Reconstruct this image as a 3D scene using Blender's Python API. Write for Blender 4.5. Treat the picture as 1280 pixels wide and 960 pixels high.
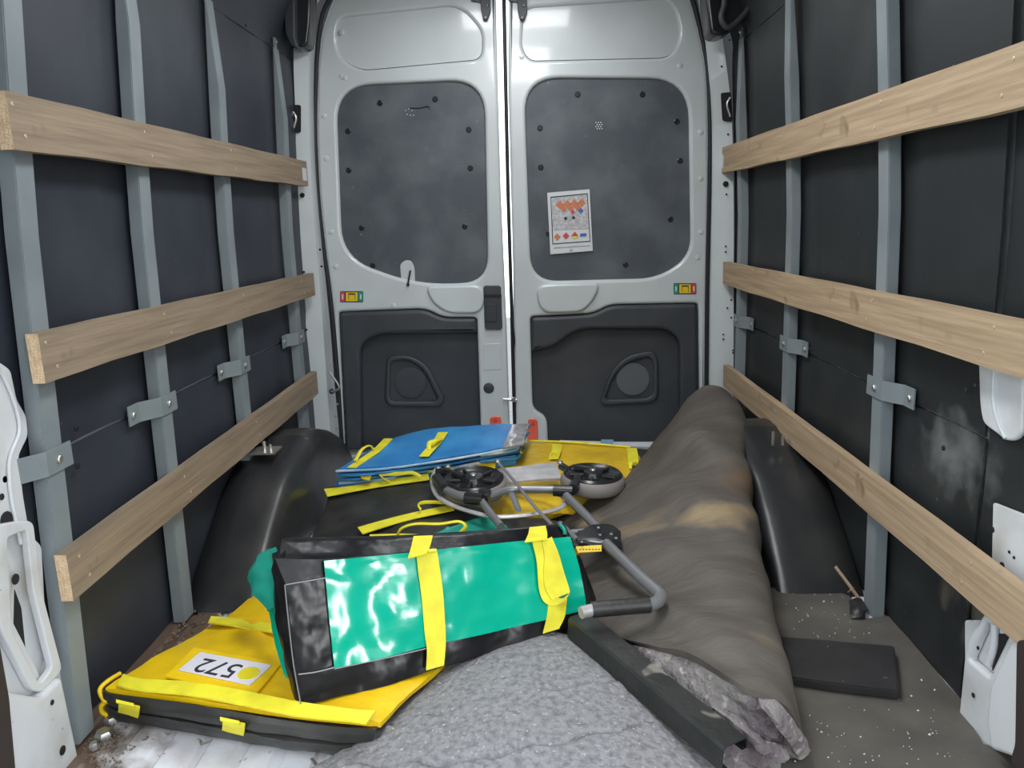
import bpy, bmesh, math, random
from mathutils import Vector, Matrix, noise
random.seed(7)
for o in list(bpy.data.objects): bpy.data.objects.remove(o)
S = bpy.context.scene; C = S.collection
# ------------------------------------------------------------------ camera
F = 961.0                                   # focal length in pixels of a 1280 px wide frame
a = (664-640, 480-277); r_ = math.radians(1.8)
t_ = F*F/(a[1]*math.cos(r_)-a[0]*math.sin(r_))
dY = Vector((a[0], a[1], -F)).normalized()
dZ = -Vector((t_*math.sin(r_), -t_*math.cos(r_), -F)).normalized()
dX = dY.cross(dZ)
RW = Matrix((dX, dY, dZ))                   # camera axes -> world
EYE = Vector((0, 0, 1.0))
cd = bpy.data.cameras.new('camera'); cam = bpy.data.objects.new('camera', cd); C.objects.link(cam)
cam.matrix_world = Matrix.Translation(EYE) @ RW.to_4x4()
cd.sensor_width = 36; cd.lens = F/1280*36; cd.clip_start = .02
S.camera = cam
# ------------------------------------------------------------------ world and light
S.view_settings.view_transform = 'Standard'; S.view_settings.look = 'None'
S.view_settings.exposure = 0.12; S.view_settings.gamma = 1; S.view_settings.use_curve_mapping = False
W = bpy.data.worlds.new('overcast'); S.world = W; W.use_nodes = True
bg = W.node_tree.nodes['Background']; bg.inputs[0].default_value = (.90, .96, 1, 1); bg.inputs[1].default_value = 2.9
def lamp(name, loc, target, sx, sy, power, col):
    l = bpy.data.lights.new(name, 'AREA'); l.shape = 'RECTANGLE'; l.size = sx; l.size_y = sy; l.energy = power; l.color = col
    o = bpy.data.objects.new(name, l); C.objects.link(o); o.location = loc
    o.rotation_euler = (Vector(target)-Vector(loc)).to_track_quat('-Z', 'Y').to_euler(); return o
lamp('load_space_lamp', (-.05, 1.75, 1.93), (-.05, 1.8, 0), .35, .9, 17, (.97, .99, 1))
lamp('rear_load_lamp', (-.05, 2.85, 1.93), (-.05, 2.95, 0), .5, .25, 6, (.97, .99, 1))

lamp('bag_highlight_lamp', (2.35, -2.1, 1.22), (-.35, 1.4, .3), .26, .95, 36, (.96, .98, 1))  # added area lamp outside the van, placed for highlights on the green bag

# ------------------------------------------------------------------ helpers
def ray(px, py): return RW @ Vector((px-640, 480-py, -F))
def atz(px, py, z): d = ray(px, py); return EYE + d*((z-1)/d.z)
def atx(px, py, x): d = ray(px, py); return EYE + d*(x/d.x)
def aty(px, py, y): d = ray(px, py); return EYE + d*(y/d.y)
def onplane(px, py, P0, n, off=0): d = ray(px, py); return EYE + d*((P0+n*off-EYE).dot(n)/d.dot(n))
ORG = {}
def tag(o, label=None, cat=None, group=None, kind=None):
    if label: o['label'] = label
    if cat: o['category'] = cat
    if group: o['group'] = group
    if kind: o['kind'] = kind
    return o
def thing(name, label, cat, loc, group=None):
    o = bpy.data.objects.new(name, None); C.objects.link(o); o.location = loc; o.empty_display_size = .05
    ORG[o.name] = Vector(loc); return tag(o, label, cat, group)
def obj(name, V, Fc, m, parent=None, smooth=False, kind=None):
    org = ORG[parent.name] if parent else Vector((0, 0, 0))
    me = bpy.data.meshes.new(name); me.from_pydata([Vector(v)-org for v in V], [], Fc); me.validate()
    ms = m if isinstance(m, (list, tuple)) else [m]
    for q in ms: me.materials.append(q)
    bm = bmesh.new(); bm.from_mesh(me); bmesh.ops.recalc_face_normals(bm, faces=bm.faces); bm.to_mesh(me); bm.free()
    if smooth: me.shade_smooth()
    o = bpy.data.objects.new(name, me); C.objects.link(o)
    if parent: o.parent = parent
    ORG[o.name] = org
    if kind: o['kind'] = kind
    return o
def sharp(o, ang=40):
    o.data.shade_smooth(); o.data.set_sharp_from_angle(angle=math.radians(ang)); return o
def bevel(o, w=.002, seg=2):
    bm = bmesh.new(); bm.from_mesh(o.data)
    bmesh.ops.bevel(bm, geom=[e for e in bm.edges if len(e.link_faces) == 2 and e.calc_face_angle(0) > .5], offset=w, segments=seg, affect='EDGES', clamp_overlap=True)
    bm.to_mesh(o.data); bm.free(); return sharp(o, 50)
def hexa(P):                                  # 8 corners: bottom ring 0-3, top ring 4-7
    return P, [(0,1,2,3),(4,5,6,7),(0,1,5,4),(1,2,6,5),(2,3,7,6),(3,0,4,7)]
def box(name, a, b, m, parent=None, bev=0):
    x0,y0,z0 = a; x1,y1,z1 = b
    P, Fc = hexa([(x0,y0,z0),(x1,y0,z0),(x1,y1,z0),(x0,y1,z0),(x0,y0,z1),(x1,y0,z1),(x1,y1,z1),(x0,y1,z1)])
    o = obj(name, P, Fc, m, parent)
    return bevel(o, bev) if bev else o
def cr(p0, p1, p2, p3, t):
    return .5*((2*p1)+(p2-p0)*t+(2*p0-5*p1+4*p2-p3)*t*t+(3*p1-p0-3*p2+p3)*t**3)
def spline(P, n):
    P = [Vector(p) for p in P]; out = []
    Q = [P[0]*2-P[1]]+P+[P[-1]*2-P[-2]]
    for i in range(len(P)-1):
        for k in range(n): out.append(cr(Q[i], Q[i+1], Q[i+2], Q[i+3], k/n))
    out.append(P[-1]); return out
def fbm(p, s, seed=0): return noise.fractal(Vector(p)*s+Vector((seed*3.1, seed*1.7, seed)), .9, 2.1, 4)
def patch(name, rows, m, parent=None, nu=6, nv=6, thick=.01, wr=0, ws=8, seed=0, matf=None, extra=None, smooth=True, linear=False, ridge=0):
    """closed slab whose upper face is a spline surface through the control rows"""
    if linear:
        def spl(P, n):
            P = [Vector(p) for p in P]; out = []
            for i in range(len(P)-1):
                for k in range(n): out.append(P[i].lerp(P[i+1], k/n))
            return out+[P[-1]]
    else: spl = spline
    A = [spl(r, nu) for r in rows]; w = len(A[0])
    cols = [spl([A[j][i] for j in range(len(A))], nv) for i in range(w)]; h = len(cols[0])
    G = [[cols[i][j] for i in range(w)] for j in range(h)]
    N = [[None]*w for _ in range(h)]
    for j in range(h):
        for i in range(w):
            u = G[j][min(i+1, w-1)]-G[j][max(i-1, 0)]; v = G[min(j+1, h-1)][i]-G[max(j-1, 0)][i]
            n = u.cross(v)
            n = n.normalized() if n.length > 1e-9 else Vector((0, 0, 1))
            N[j][i] = n
    if sum(1 if N[j][i].dot(EYE-G[j][i]) > 0 else -1 for j in range(h) for i in range(w)) < 0: N = [[-q for q in r] for r in N]
    T = []; B = []
    for j in range(h):
        for i in range(w):
            p = G[j][i]; n = N[j][i]
            d = 0
            if wr: d = wr*fbm(p, ws, seed)
            if ridge: d += ridge*(abs(fbm(p, ws*.6, seed+9))-.25)
            if extra: d += extra(i/(w-1), j/(h-1), p)
            T.append(p+n*d); B.append(p+n*(min(d, 0)*.6-thick))
    V = T+B; o = len(T); Fc = []; I = lambda j, i: j*w+i
    mi = []
    for j in range(h-1):
        for i in range(w-1):
            Fc.append((I(j,i), I(j,i+1), I(j+1,i+1), I(j+1,i))); mi.append(matf(i/(w-1), j/(h-1)) if matf else 0)
            Fc.append((o+I(j,i), o+I(j+1,i), o+I(j+1,i+1), o+I(j,i+1))); mi.append(0)
    for i in range(w-1):
        for j in (0, h-1): Fc.append((I(j,i), I(j,i+1), o+I(j,i+1), o+I(j,i))); mi.append(0)
    for j in range(h-1):
        for i in (0, w-1): Fc.append((I(j,i), I(j+1,i), o+I(j+1,i), o+I(j,i))); mi.append(0)
    ob = obj(name, V, Fc, m, parent)
    if matf:
        for f, q in zip(ob.data.polygons, mi): f.material_index = q
    if smooth: sharp(ob, 55)
    return ob
def frames(P):
    out = []; prev = None
    for i in range(len(P)):
        t = (P[min(i+1, len(P)-1)]-P[max(i-1, 0)]).normalized()
        if prev is None:
            u = t.cross(Vector((0, 0, 1)))
            if u.length < .1: u = t.cross(Vector((1, 0, 0)))
            u.normalize()
        else: u = (prev-t*prev.dot(t)).normalized()
        prev = u; out.append((t, u, t.cross(u)))
    return out
def tube(name, pts, r, m, parent=None, n=10, sub=6, flat=1, smoothpath=True, prof=None):
    P = spline(pts, sub) if smoothpath and len(pts) > 2 else [Vector(p) for p in pts]
    V = []; Fc = []
    ring = prof or [(r*math.cos(2*math.pi*k/n), r*flat*math.sin(2*math.pi*k/n)) for k in range(n)]
    n = len(ring)
    for p, (t, u, v) in zip(P, frames(P)):
        for a_, b_ in ring: V.append(p+u*a_+v*b_)
    for i in range(len(P)-1):
        for k in range(n): Fc.append((i*n+k, i*n+(k+1) % n, (i+1)*n+(k+1) % n, (i+1)*n+k))
    Fc.append(tuple(range(n))); Fc.append(tuple((len(P)-1)*n+k for k in range(n)))
    return sharp(obj(name, V, Fc, m, parent), 50)
def lathe(name, center, axis, prof, m, parent=None, n=32):
    """prof: list of (radius, height) along the axis, closed loop or ending on the axis"""
    ax = Vector(axis).normalized(); u = ax.orthogonal().normalized(); v = ax.cross(u); c = Vector(center)
    V = []; Fc = []; L = len(prof)
    for k in range(n):
        a_ = 2*math.pi*k/n
        for rr, hh in prof: V.append(c+(u*math.cos(a_)+v*math.sin(a_))*rr+ax*hh)
    closed = prof[0][0] > 1e-6
    for k in range(n):
        k2 = (k+1) % n
        for i in range(L if closed else L-1):
            i2 = (i+1) % L; Fc.append((k*L+i, k*L+i2, k2*L+i2, k2*L+i))
    o = obj(name, V, Fc, m, parent)
    bm = bmesh.new(); bm.from_mesh(o.data); bmesh.ops.remove_doubles(bm, verts=bm.verts, dist=1e-6)
    bmesh.ops.recalc_face_normals(bm, faces=bm.faces); bm.to_mesh(o.data); bm.free()
    return sharp(o, 35)
def disc(name, c, axis, r, t, m, parent=None, n=14): return lathe(name, c, axis, [(0, 0), (r, 0), (r, t*.6), (r*.8, t), (0, t)], m, parent, n)
def rnd(P, r, n=5):
    """round the corners of a polygon; r is one radius or one per corner"""
    out = []; L = len(P)
    for i in range(L):
        rr = r[i] if isinstance(r, (list, tuple)) else r
        p = Vector(P[i]); a_ = Vector(P[i-1])-p; b_ = Vector(P[(i+1) % L])-p
        if rr < .5: out.append(tuple(p)); continue
        rr = min(rr, a_.length*.48, b_.length*.48)
        s = p+a_.normalized()*rr; e = p+b_.normalized()*rr
        for k in range(n+1):
            t = k/n; q = s*(1-t)**2+p*2*t*(1-t)+e*t*t; out.append((q.x, q.y))
    return out
def plate(name, outer, holes, plane, val, th, m, parent=None, bev=.004, seg=2):
    """a pressed plate with openings; its front face lies on the plane x=val or y=val"""
    f = atx if plane in ('L', 'R') else aty
    def uv(p):
        q = f(p[0], p[1], val)
        return (q.x, q.z) if plane == 'Y' else ((q.y, q.z) if plane == 'L' else (-q.y, q.z))
    cu = bpy.data.curves.new(name, 'CURVE'); cu.dimensions = '2D'; cu.fill_mode = 'BOTH'
    cu.extrude = max(th/2-bev, .0002); cu.bevel_depth = bev; cu.bevel_resolution = seg; cu.offset = -bev
    for loop in [outer]+list(holes):
        sp = cu.splines.new('POLY'); sp.points.add(len(loop)-1); sp.use_cyclic_u = True
        for k, p in enumerate(loop):
            u, v = uv(p); sp.points[k].co = (u, v, 0, 1)
    tmp = bpy.data.objects.new('tmp', cu); C.objects.link(tmp)
    me = bpy.data.meshes.new_from_object(tmp.evaluated_get(bpy.context.evaluated_depsgraph_get()))
    bpy.data.objects.remove(tmp); bpy.data.curves.remove(cu)
    V = []
    for v in me.vertices:
        u, w, d = v.co
        V.append((u, val+th/2-d, w) if plane == 'Y' else ((val-th/2+d, u, w) if plane == 'L' else (val+th/2-d, -u, w)))
    Fc = [tuple(p.vertices) for p in me.polygons]; bpy.data.meshes.remove(me)
    return sharp(obj(name, V, Fc, m, parent), 35)
def text(name, s, m, parent, size, mat4, th=.0004):
    cu = bpy.data.curves.new(name, 'FONT'); cu.body = s; cu.size = size; cu.extrude = th; cu.align_x = 'CENTER'; cu.align_y = 'CENTER'
    tmp = bpy.data.objects.new('tmp', cu); C.objects.link(tmp)
    me = bpy.data.meshes.new_from_object(tmp.evaluated_get(bpy.context.evaluated_depsgraph_get()))
    bpy.data.objects.remove(tmp)
    V = [mat4 @ v.co for v in me.vertices]; Fc = [tuple(p.vertices) for p in me.polygons]
    return obj(name, V, Fc, m, parent)

# ------------------------------------------------------------------ materials
def mat(name, col, rough=.5, col2=None, cs=5, cstretch=(1,1,1), cmin=.4, cmax=.65, bs=0, bstr=.2, bdist=.01, metal=0, coat=0, col3=None, s3=60, lo3=.66, hi3=.72, spec=.5, bstretch=None, detail=6):
    m = bpy.data.materials.new(name); m.use_nodes = True; nt = m.node_tree; N = nt.nodes; L = nt.links
    b = N['Principled BSDF']; b.inputs['Base Color'].default_value = (*col, 1); b.inputs['Roughness'].default_value = rough
    b.inputs['Metallic'].default_value = metal; b.inputs['Coat Weight'].default_value = coat; b.inputs['Coat Roughness'].default_value = .08
    b.inputs['Specular IOR Level'].default_value = spec
    tc = N.new('ShaderNodeTexCoord'); src = None
    def nz(scale, stretch, det=detail):
        mp = N.new('ShaderNodeMapping'); mp.inputs['Scale'].default_value = stretch; L.new(tc.outputs['Object'], mp.inputs['Vector'])
        n = N.new('ShaderNodeTexNoise'); n.inputs['Scale'].default_value = scale; n.inputs['Detail'].default_value = det
        L.new(mp.outputs[0], n.inputs['Vector']); return n.outputs['Fac']
    def mixin(src, fac, c2, lo, hi):
        mr = N.new('ShaderNodeMapRange'); mr.inputs['From Min'].default_value = lo; mr.inputs['From Max'].default_value = hi; L.new(fac, mr.inputs['Value'])
        mx = N.new('ShaderNodeMix'); mx.data_type = 'RGBA'; L.new(mr.outputs[0], mx.inputs['Factor'])
        if src is None: mx.inputs['A'].default_value = (*col, 1)
        else: L.new(src, mx.inputs['A'])
        mx.inputs['B'].default_value = (*c2, 1); return mx.outputs['Result']
    if col2: src = mixin(src, nz(cs, cstretch), col2, cmin, cmax)
    if col3: src = mixin(src, nz(s3, (1,1,1), 2), col3, lo3, hi3)
    if src: L.new(src, b.inputs['Base Color'])
    if bs:
        bp = N.new('ShaderNodeBump'); bp.inputs['Strength'].default_value = bstr; bp.inputs['Distance'].default_value = bdist
        L.new(nz(bs, bstretch or (1,1,1)), bp.inputs['Height']); L.new(bp.outputs[0], b.inputs['Normal'])
    return m
M = {}
M['white'] = mat('white_van_paint', (.60,.645,.66), .28, (.55,.59,.60), 4, coat=.5)
M['whited'] = mat('scuffed_white_paint', (.66,.68,.70), .38, (.50,.49,.46), 7, cmin=.52, cmax=.75, coat=.2, col3=(.16,.13,.11), s3=50, lo3=.745, hi3=.77)
M['floorw'] = mat('worn_white_floor_paint', (.72,.73,.78), .45, (.17,.10,.07), 2.4, cmin=.55, cmax=.72, col3=(.22,.17,.14), s3=30, lo3=.66, hi3=.72, bs=30, bstr=.15)
M['lining'] = mat('black_lining_board', (.024,.028,.040), .5, (.044,.051,.064), 3, cmin=.4, cmax=.7, bs=160, bstr=.12, bdist=.002, col3=(.085,.09,.10), s3=60, lo3=.76, hi3=.80)
M['liningr'] = mat('black_lining_board_scuffed', (.016,.019,.021), .52, (.036,.040,.042), 3, cmin=.48, cmax=.75, bs=160, bstr=.12, bdist=.002, col3=(.12,.125,.125), s3=55, lo3=.75, hi3=.79)
M['post'] = mat('grey_painted_steel', (.235,.27,.285), .42, (.20,.235,.25), 6, coat=.1)
M['steel'] = mat('zinc_plated_steel', (.55,.55,.53), .35, metal=.9)
M['brass'] = mat('yellow_zinc_screw', (.62,.52,.34), .45, metal=.5)
M['hole'] = mat('dark_opening', (.012,.012,.014), .7)
M['seal'] = mat('black_rubber_seal', (.012,.013,.016), .55)
M['wood'] = mat('rough_pine_shaded', (.315,.24,.165), .75, (.225,.17,.118), 3.5, (9,.9,26), .38, .66, bs=14, bstr=.3, bdist=.003, bstretch=(8,1,20), col3=(.19,.14,.095), s3=12, lo3=.68, hi3=.80)  # left battens: pine darkened, with that wall's shade put into the colour
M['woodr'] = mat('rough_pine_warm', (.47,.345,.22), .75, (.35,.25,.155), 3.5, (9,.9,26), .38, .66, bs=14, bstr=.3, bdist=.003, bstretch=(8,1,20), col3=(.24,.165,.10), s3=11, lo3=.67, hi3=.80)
M['endgrain'] = mat('sawn_end_grain', (.80,.60,.38), .8, (.66,.46,.28), 60, bs=200, bstr=.5)
M['winmesh'] = mat('perforated_window_blank', (.068,.079,.095), .48, (.115,.13,.145), 5, cmin=.42, cmax=.68, bs=0, col3=(.17,.19,.21), s3=40, lo3=.70, hi3=.80)
M['plastic'] = mat('dark_grey_trim_plastic', (.040,.045,.053), .5, (.052,.057,.065), 6, bs=500, bstr=.12, bdist=.001)
M['plasticl'] = mat('pale_speaker_mesh', (.105,.118,.125), .6, bs=700, bstr=.4, bdist=.001)
M['gloss'] = mat('glossy_black_plastic', (.016,.017,.019), .25)
M['arch'] = mat('black_moulded_arch_plastic', (.022,.023,.025), .34, (.05,.048,.045), 4, cmin=.48, cmax=.72, bs=12, bstr=.2, bdist=.01)
M['matroll'] = mat('grey_brown_rubber_flooring', (.080,.069,.060), .66, (.112,.097,.083), 5, (1,2.4,1), .4, .68, bs=7, bstr=.8, bdist=.015, bstretch=(1,2.6,1), col3=(.24,.18,.105), s3=5, lo3=.66, hi3=.80)
M['matfloor'] = mat('dusty_rubber_floor_mat', (.088,.08,.07), .7, (.125,.112,.095), 7, bs=160, bstr=.25, bdist=.003, col3=(.18,.16,.12), s3=120, lo3=.70, hi3=.76)
M['pad'] = mat('black_foam_pad', (.022,.021,.023), .6, (.035,.033,.034), 12, bs=200, bstr=.4, bdist=.002, col3=(.22,.22,.2), s3=55, lo3=.74, hi3=.77)
M['channel'] = mat('black_steel_channel', (.014,.015,.015), .42, (.028,.028,.026), 10, col3=(.20,.185,.16), s3=13, lo3=.66, hi3=.72, bs=60, bstr=.15)
M['green'] = mat('green_vinyl', (0,.42,.275), .13, (0,.38,.25), 4, coat=0, bs=5, bstr=.34, bdist=.03, spec=.45, detail=2.5)
M['greend'] = mat('green_vinyl_dull', (.005,.25,.18), .35, (.02,.33,.25), 6)
M['blackv'] = mat('black_vinyl', (.010,.010,.012), .24, (.028,.027,.029), 7, cmin=.5, cmax=.75, bs=8, bstr=.4, bdist=.02, coat=0, spec=.25, detail=3)
M['blackt'] = mat('black_tarpaulin', (.02,.02,.019), .42, (.05,.048,.044), 6, cmin=.48, cmax=.72, bs=20, bstr=.4, bdist=.01)
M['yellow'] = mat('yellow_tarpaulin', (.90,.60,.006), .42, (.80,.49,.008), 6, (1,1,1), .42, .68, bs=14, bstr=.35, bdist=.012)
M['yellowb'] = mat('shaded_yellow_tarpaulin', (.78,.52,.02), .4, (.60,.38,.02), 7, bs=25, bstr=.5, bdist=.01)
M['web'] = mat('fluorescent_yellow_webbing', (.88,.80,.035), .55, (.76,.66,.03), 20, bs=350, bstr=.3, bdist=.001)
M['blue'] = mat('blue_tarpaulin', (.022,.19,.50), .42, (.05,.29,.62), 5, bs=14, bstr=.3, bdist=.01)
M['bluee'] = mat('pale_blue_hem', (.20,.40,.62), .5, (.55,.62,.68), 14)
M['clear'] = mat('grubby_clear_pocket', (.30,.30,.32), .25, (.15,.13,.13), 25, coat=.4)
M['felt'] = mat('grey_recycled_felt', (.25,.245,.257), .95, (.15,.146,.155), 85, (1,1,1), .42, .68, bs=90, bstr=.9, bdist=.006, col3=(.46,.45,.48), s3=150, lo3=.64, hi3=.75, detail=12)
M['feltp'] = mat('purple_grey_felt', (.26,.24,.232), .95, (.17,.142,.155), 9, (1,1,1), .46, .66, bs=45, bstr=1, bdist=.02, col3=(.40,.37,.35), s3=60, lo3=.60, hi3=.70, detail=12)
M['card'] = mat('white_card', (.80,.78,.84), .3, coat=.4)
M['ink'] = mat('dark_ink', (.03,.03,.05), .6)
M['dot'] = mat('yellow_print', (.78,.66,.02), .5)
M['red'] = mat('red_print', (.62,.07,.09), .4)
M['orange'] = mat('orange_print', (.62,.20,.09), .5)
M['bluep'] = mat('blue_print', (.06,.14,.45), .5)
M['greenp'] = mat('green_print', (.01,.33,.22), .4)
M['yelp'] = mat('amber_print', (.80,.55,.02), .4)
M['paper'] = mat('white_paper', (.66,.68,.70), .5)
M['paperg'] = mat('grey_print', (.40,.39,.42), .5, (.62,.62,.64), 90)
M['refl'] = mat('red_orange_reflector', (.85,.14,.08), .2, coat=.6)
M['tgrey'] = mat('silver_grey_tube', (.23,.235,.245), .32, metal=.35)
M['tlight'] = mat('light_alloy_plate', (.52,.51,.52), .35, (.40,.38,.38), 20, metal=.3)
M['tyre'] = mat('grey_rubber_tyre', (.22,.195,.18), .6)
M['stick'] = mat('dry_cane', (.42,.29,.19), .8)
M['asphalt'] = mat('asphalt', (.16,.16,.16), .9, (.2,.2,.2), 20)
M['sky_screen'] = mat('dull_screen_wall', (.12,.11,.10), .9, (.16,.15,.14), 6)  # for the added walls that screen off the low sky
M['dirt'] = mat('brown_dirt', (.10,.075,.055), .95, (.24,.19,.15), 35, bs=60, bstr=.8)
M['brownt'] = mat('brown_black_trim', (.035,.024,.022), .6)
# weave dots of the window blanks: a fine hexagon relief
def addweave(m, sc):
    nt = m.node_tree; N = nt.nodes; L = nt.links; b = N['Principled BSDF']
    tc = N.new('ShaderNodeTexCoord'); v = N.new('ShaderNodeTexVoronoi'); v.inputs['Scale'].default_value = sc; v.inputs['Randomness'].default_value = .1
    L.new(tc.outputs['Object'], v.inputs['Vector']); bp = N.new('ShaderNodeBump'); bp.inputs['Strength'].default_value = .35; bp.inputs['Distance'].default_value = .002
    L.new(v.outputs['Distance'], bp.inputs['Height']); L.new(bp.outputs[0], b.inputs['Normal'])
addweave(M['winmesh'], 130)
# floor paint: brown rust collects along the left wall, a stain of its own shape
def stain_floor(m):
    nt = m.node_tree; N = nt.nodes; L = nt.links; b = N['Principled BSDF']
    src = b.inputs['Base Color'].links[0].from_socket
    tc = N.new('ShaderNodeTexCoord'); sx = N.new('ShaderNodeSeparateXYZ'); L.new(tc.outputs['Object'], sx.inputs[0])
    n = N.new('ShaderNodeTexNoise'); n.inputs['Scale'].default_value = 14; n.inputs['Detail'].default_value = 8; L.new(tc.outputs['Object'], n.inputs['Vector'])
    mr = N.new('ShaderNodeMath'); mr.operation = 'MULTIPLY_ADD'; mr.inputs[1].default_value = .38; L.new(n.outputs['Fac'], mr.inputs[0]); L.new(sx.outputs['X'], mr.inputs[2])
    rp = N.new('ShaderNodeMapRange'); rp.inputs['From Min'].default_value = -.58; rp.inputs['From Max'].default_value = -.68; L.new(mr.outputs[0], rp.inputs['Value'])
    mx = N.new('ShaderNodeMix'); mx.data_type = 'RGBA'; L.new(rp.outputs[0], mx.inputs['Factor']); L.new(src, mx.inputs['A']); mx.inputs['B'].default_value = (.13,.085,.06,1)
    L.new(mx.outputs['Result'], b.inputs['Base Color'])
stain_floor(M['floorw'])
def stain(m, c, rad, col, edge=.35, ns=9, amt=.9):
    nt = m.node_tree; N = nt.nodes; L = nt.links; b = N['Principled BSDF']; inp = b.inputs['Base Color']
    tc = N.new('ShaderNodeTexCoord'); mp = N.new('ShaderNodeMapping'); mp.vector_type = 'POINT'
    mp.inputs['Scale'].default_value = [1/r for r in rad]; mp.inputs['Location'].default_value = [-c[i]/rad[i] for i in range(3)]
    L.new(tc.outputs['Object'], mp.inputs['Vector']); ln = N.new('ShaderNodeVectorMath'); ln.operation = 'LENGTH'; L.new(mp.outputs[0], ln.inputs[0])
    n = N.new('ShaderNodeTexNoise'); n.inputs['Scale'].default_value = ns; n.inputs['Detail'].default_value = 8; L.new(tc.outputs['Object'], n.inputs['Vector'])
    ad = N.new('ShaderNodeMath'); ad.operation = 'MULTIPLY_ADD'; ad.inputs[1].default_value = 2.2; L.new(n.outputs['Fac'], ad.inputs[0]); L.new(ln.outputs['Value'], ad.inputs[2])
    mr = N.new('ShaderNodeMapRange'); mr.inputs['From Min'].default_value = 2.1; mr.inputs['From Max'].default_value = 2.1-edge*2; mr.inputs['To Max'].default_value = amt
    L.new(ad.outputs[0], mr.inputs['Value']); mx = N.new('ShaderNodeMix'); mx.data_type = 'RGBA'; L.new(mr.outputs[0], mx.inputs['Factor'])
    if inp.links: L.new(inp.links[0].from_socket, mx.inputs['A'])
    else: mx.inputs['A'].default_value = inp.default_value
    mx.inputs['B'].default_value = (*col, 1); L.new(mx.outputs['Result'], inp)
_o = atz(860,820,0)
stain(M['matroll'], atz(895,626,.27)-_o, (.16,.07,.12), (.30,.22,.12))
stain(M['matroll'], atz(800,655,.18)-_o, (.14,.06,.10), (.19,.145,.09))
stain(M['matroll'], atz(930,585,.30)-_o, (.10,.10,.10), (.17,.11,.06))
stain(M['liningr'], atx(1185,570,.855), (.1,.16,.10), (.17,.18,.18), .5, 14)
stain(M['liningr'], atx(1215,790,.855), (.1,.05,.14), (.14,.12,.095), .5, 16)
stain(M['liningr'], atx(1178,735,.855), (.1,.04,.07), (.16,.14,.11), .5, 18)

# ================================================================== SETTING
D = 3.36
def wl(z): return -.966+(.03*max(0, (z-.9)/.7)**1.4)+(.16*max(0, (z-1.66)/.34)**1.6)
def wr_(z): return .864-(.035*max(0, (z-.9)/.7)**1.4)-(.16*max(0, (z-1.66)/.34)**1.6)
def wallsurf(name, fx, side, y0, y1, z0, z1, off, th, m, parent=None, bulge=0, ny=40, nz=14, posts=()):
    V = []; Fc = []
    for k in (0, 1):
        for j in range(nz+1):
            z = z0+(z1-z0)*j/nz
            for i in range(ny+1):
                y = y0+(y1-y0)*i/ny; x = fx(z)
                b = 0
                if bulge and posts:
                    d = min(abs(y-p) for p in posts); b = bulge*min(1, d/.22)**1.2*math.sin(math.pi*min(1, max(0, (z-z0)/(z1-z0))))**.4
                    b += bulge*.5*math.exp(-((d-.13)/.05)**2)
                V.append((x-side*(off+b*1.0)*-1 if False else x+(-side)*(off+b-(th if k else 0)), y, z))
    w = ny+1; o = w*(nz+1); I = lambda j, i: j*w+i
    for j in range(nz):
        for i in range(ny):
            Fc += [(I(j,i), I(j,i+1), I(j+1,i+1), I(j+1,i)), (o+I(j,i), o+I(j,i+1), o+I(j+1,i+1), o+I(j+1,i))]
    for i in range(ny):
        for j in (0, nz): Fc.append((I(j,i), I(j,i+1), o+I(j,i+1), o+I(j,i)))
    for j in range(nz):
        for i in (0, ny): Fc.append((I(j,i), I(j+1,i), o+I(j+1,i), o+I(j,i)))
    return sharp(obj(name, V, Fc, m, parent), 40)
# ground outside, van floor with pressed ribs
tag(box('ground', (-12,-12,-.75), (12,14,-.70), M['asphalt']), kind='structure')
tag(box('wall_sky_screen', (-9,-6.3,-.7), (9,-6,2.9), M['sky_screen']), kind='structure')  # unseen wall, added to darken the low sky in reflections
tag(box('wall_sky_screen_side', (6.5,-6,-.7), (6.8,2,2.9), M['sky_screen']), kind='structure')  # second added wall out of view, dims the horizon at the side
V = []; Fc = []; xs = []
x = -.99
while x < .90:
    xs += [(x, 0), (x+.045, 0), (x+.052, -.006), (x+.068, -.006), (x+.075, 0)]; x += .083
n = len(xs)
for yy in (.35, D-.03):
    for xx, zz in xs: V.append((xx, yy, zz))
for yy in (.35, D-.03):
    for xx, zz in xs: V.append((xx, yy, -.05))
for i in range(n-1):
    Fc += [(i, i+1, n+i+1, n+i), (2*n+i, 2*n+i+1, 3*n+i+1, 3*n+i), (i, i+1, 2*n+i+1, 2*n+i), (n+i, n+i+1, 3*n+i+1, 3*n+i)]
Fc += [(0, n, 3*n, 2*n), (n-1, 2*n-1, 4*n-1, 3*n-1)]
tag(obj('floor', V, Fc, M['floorw']), kind='structure')
tag(box('ceiling', (-.86, -.2, 2.0), (.76, D+.1, 2.03), M['white']), kind='structure')
PL = (1.36, 1.85, 2.39, 3.0); PR = (1.87, 2.53, 3.14)
wleft = tag(wallsurf('wall_left', wl, -1, 1.12, D, -.03, 2.0, -.022, .012, M['white'], ny=4), kind='structure')
wright = tag(wallsurf('wall_right', wr_, 1, .95, D, -.03, 2.0, -.022, .012, M['white'], ny=4), kind='structure')
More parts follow.
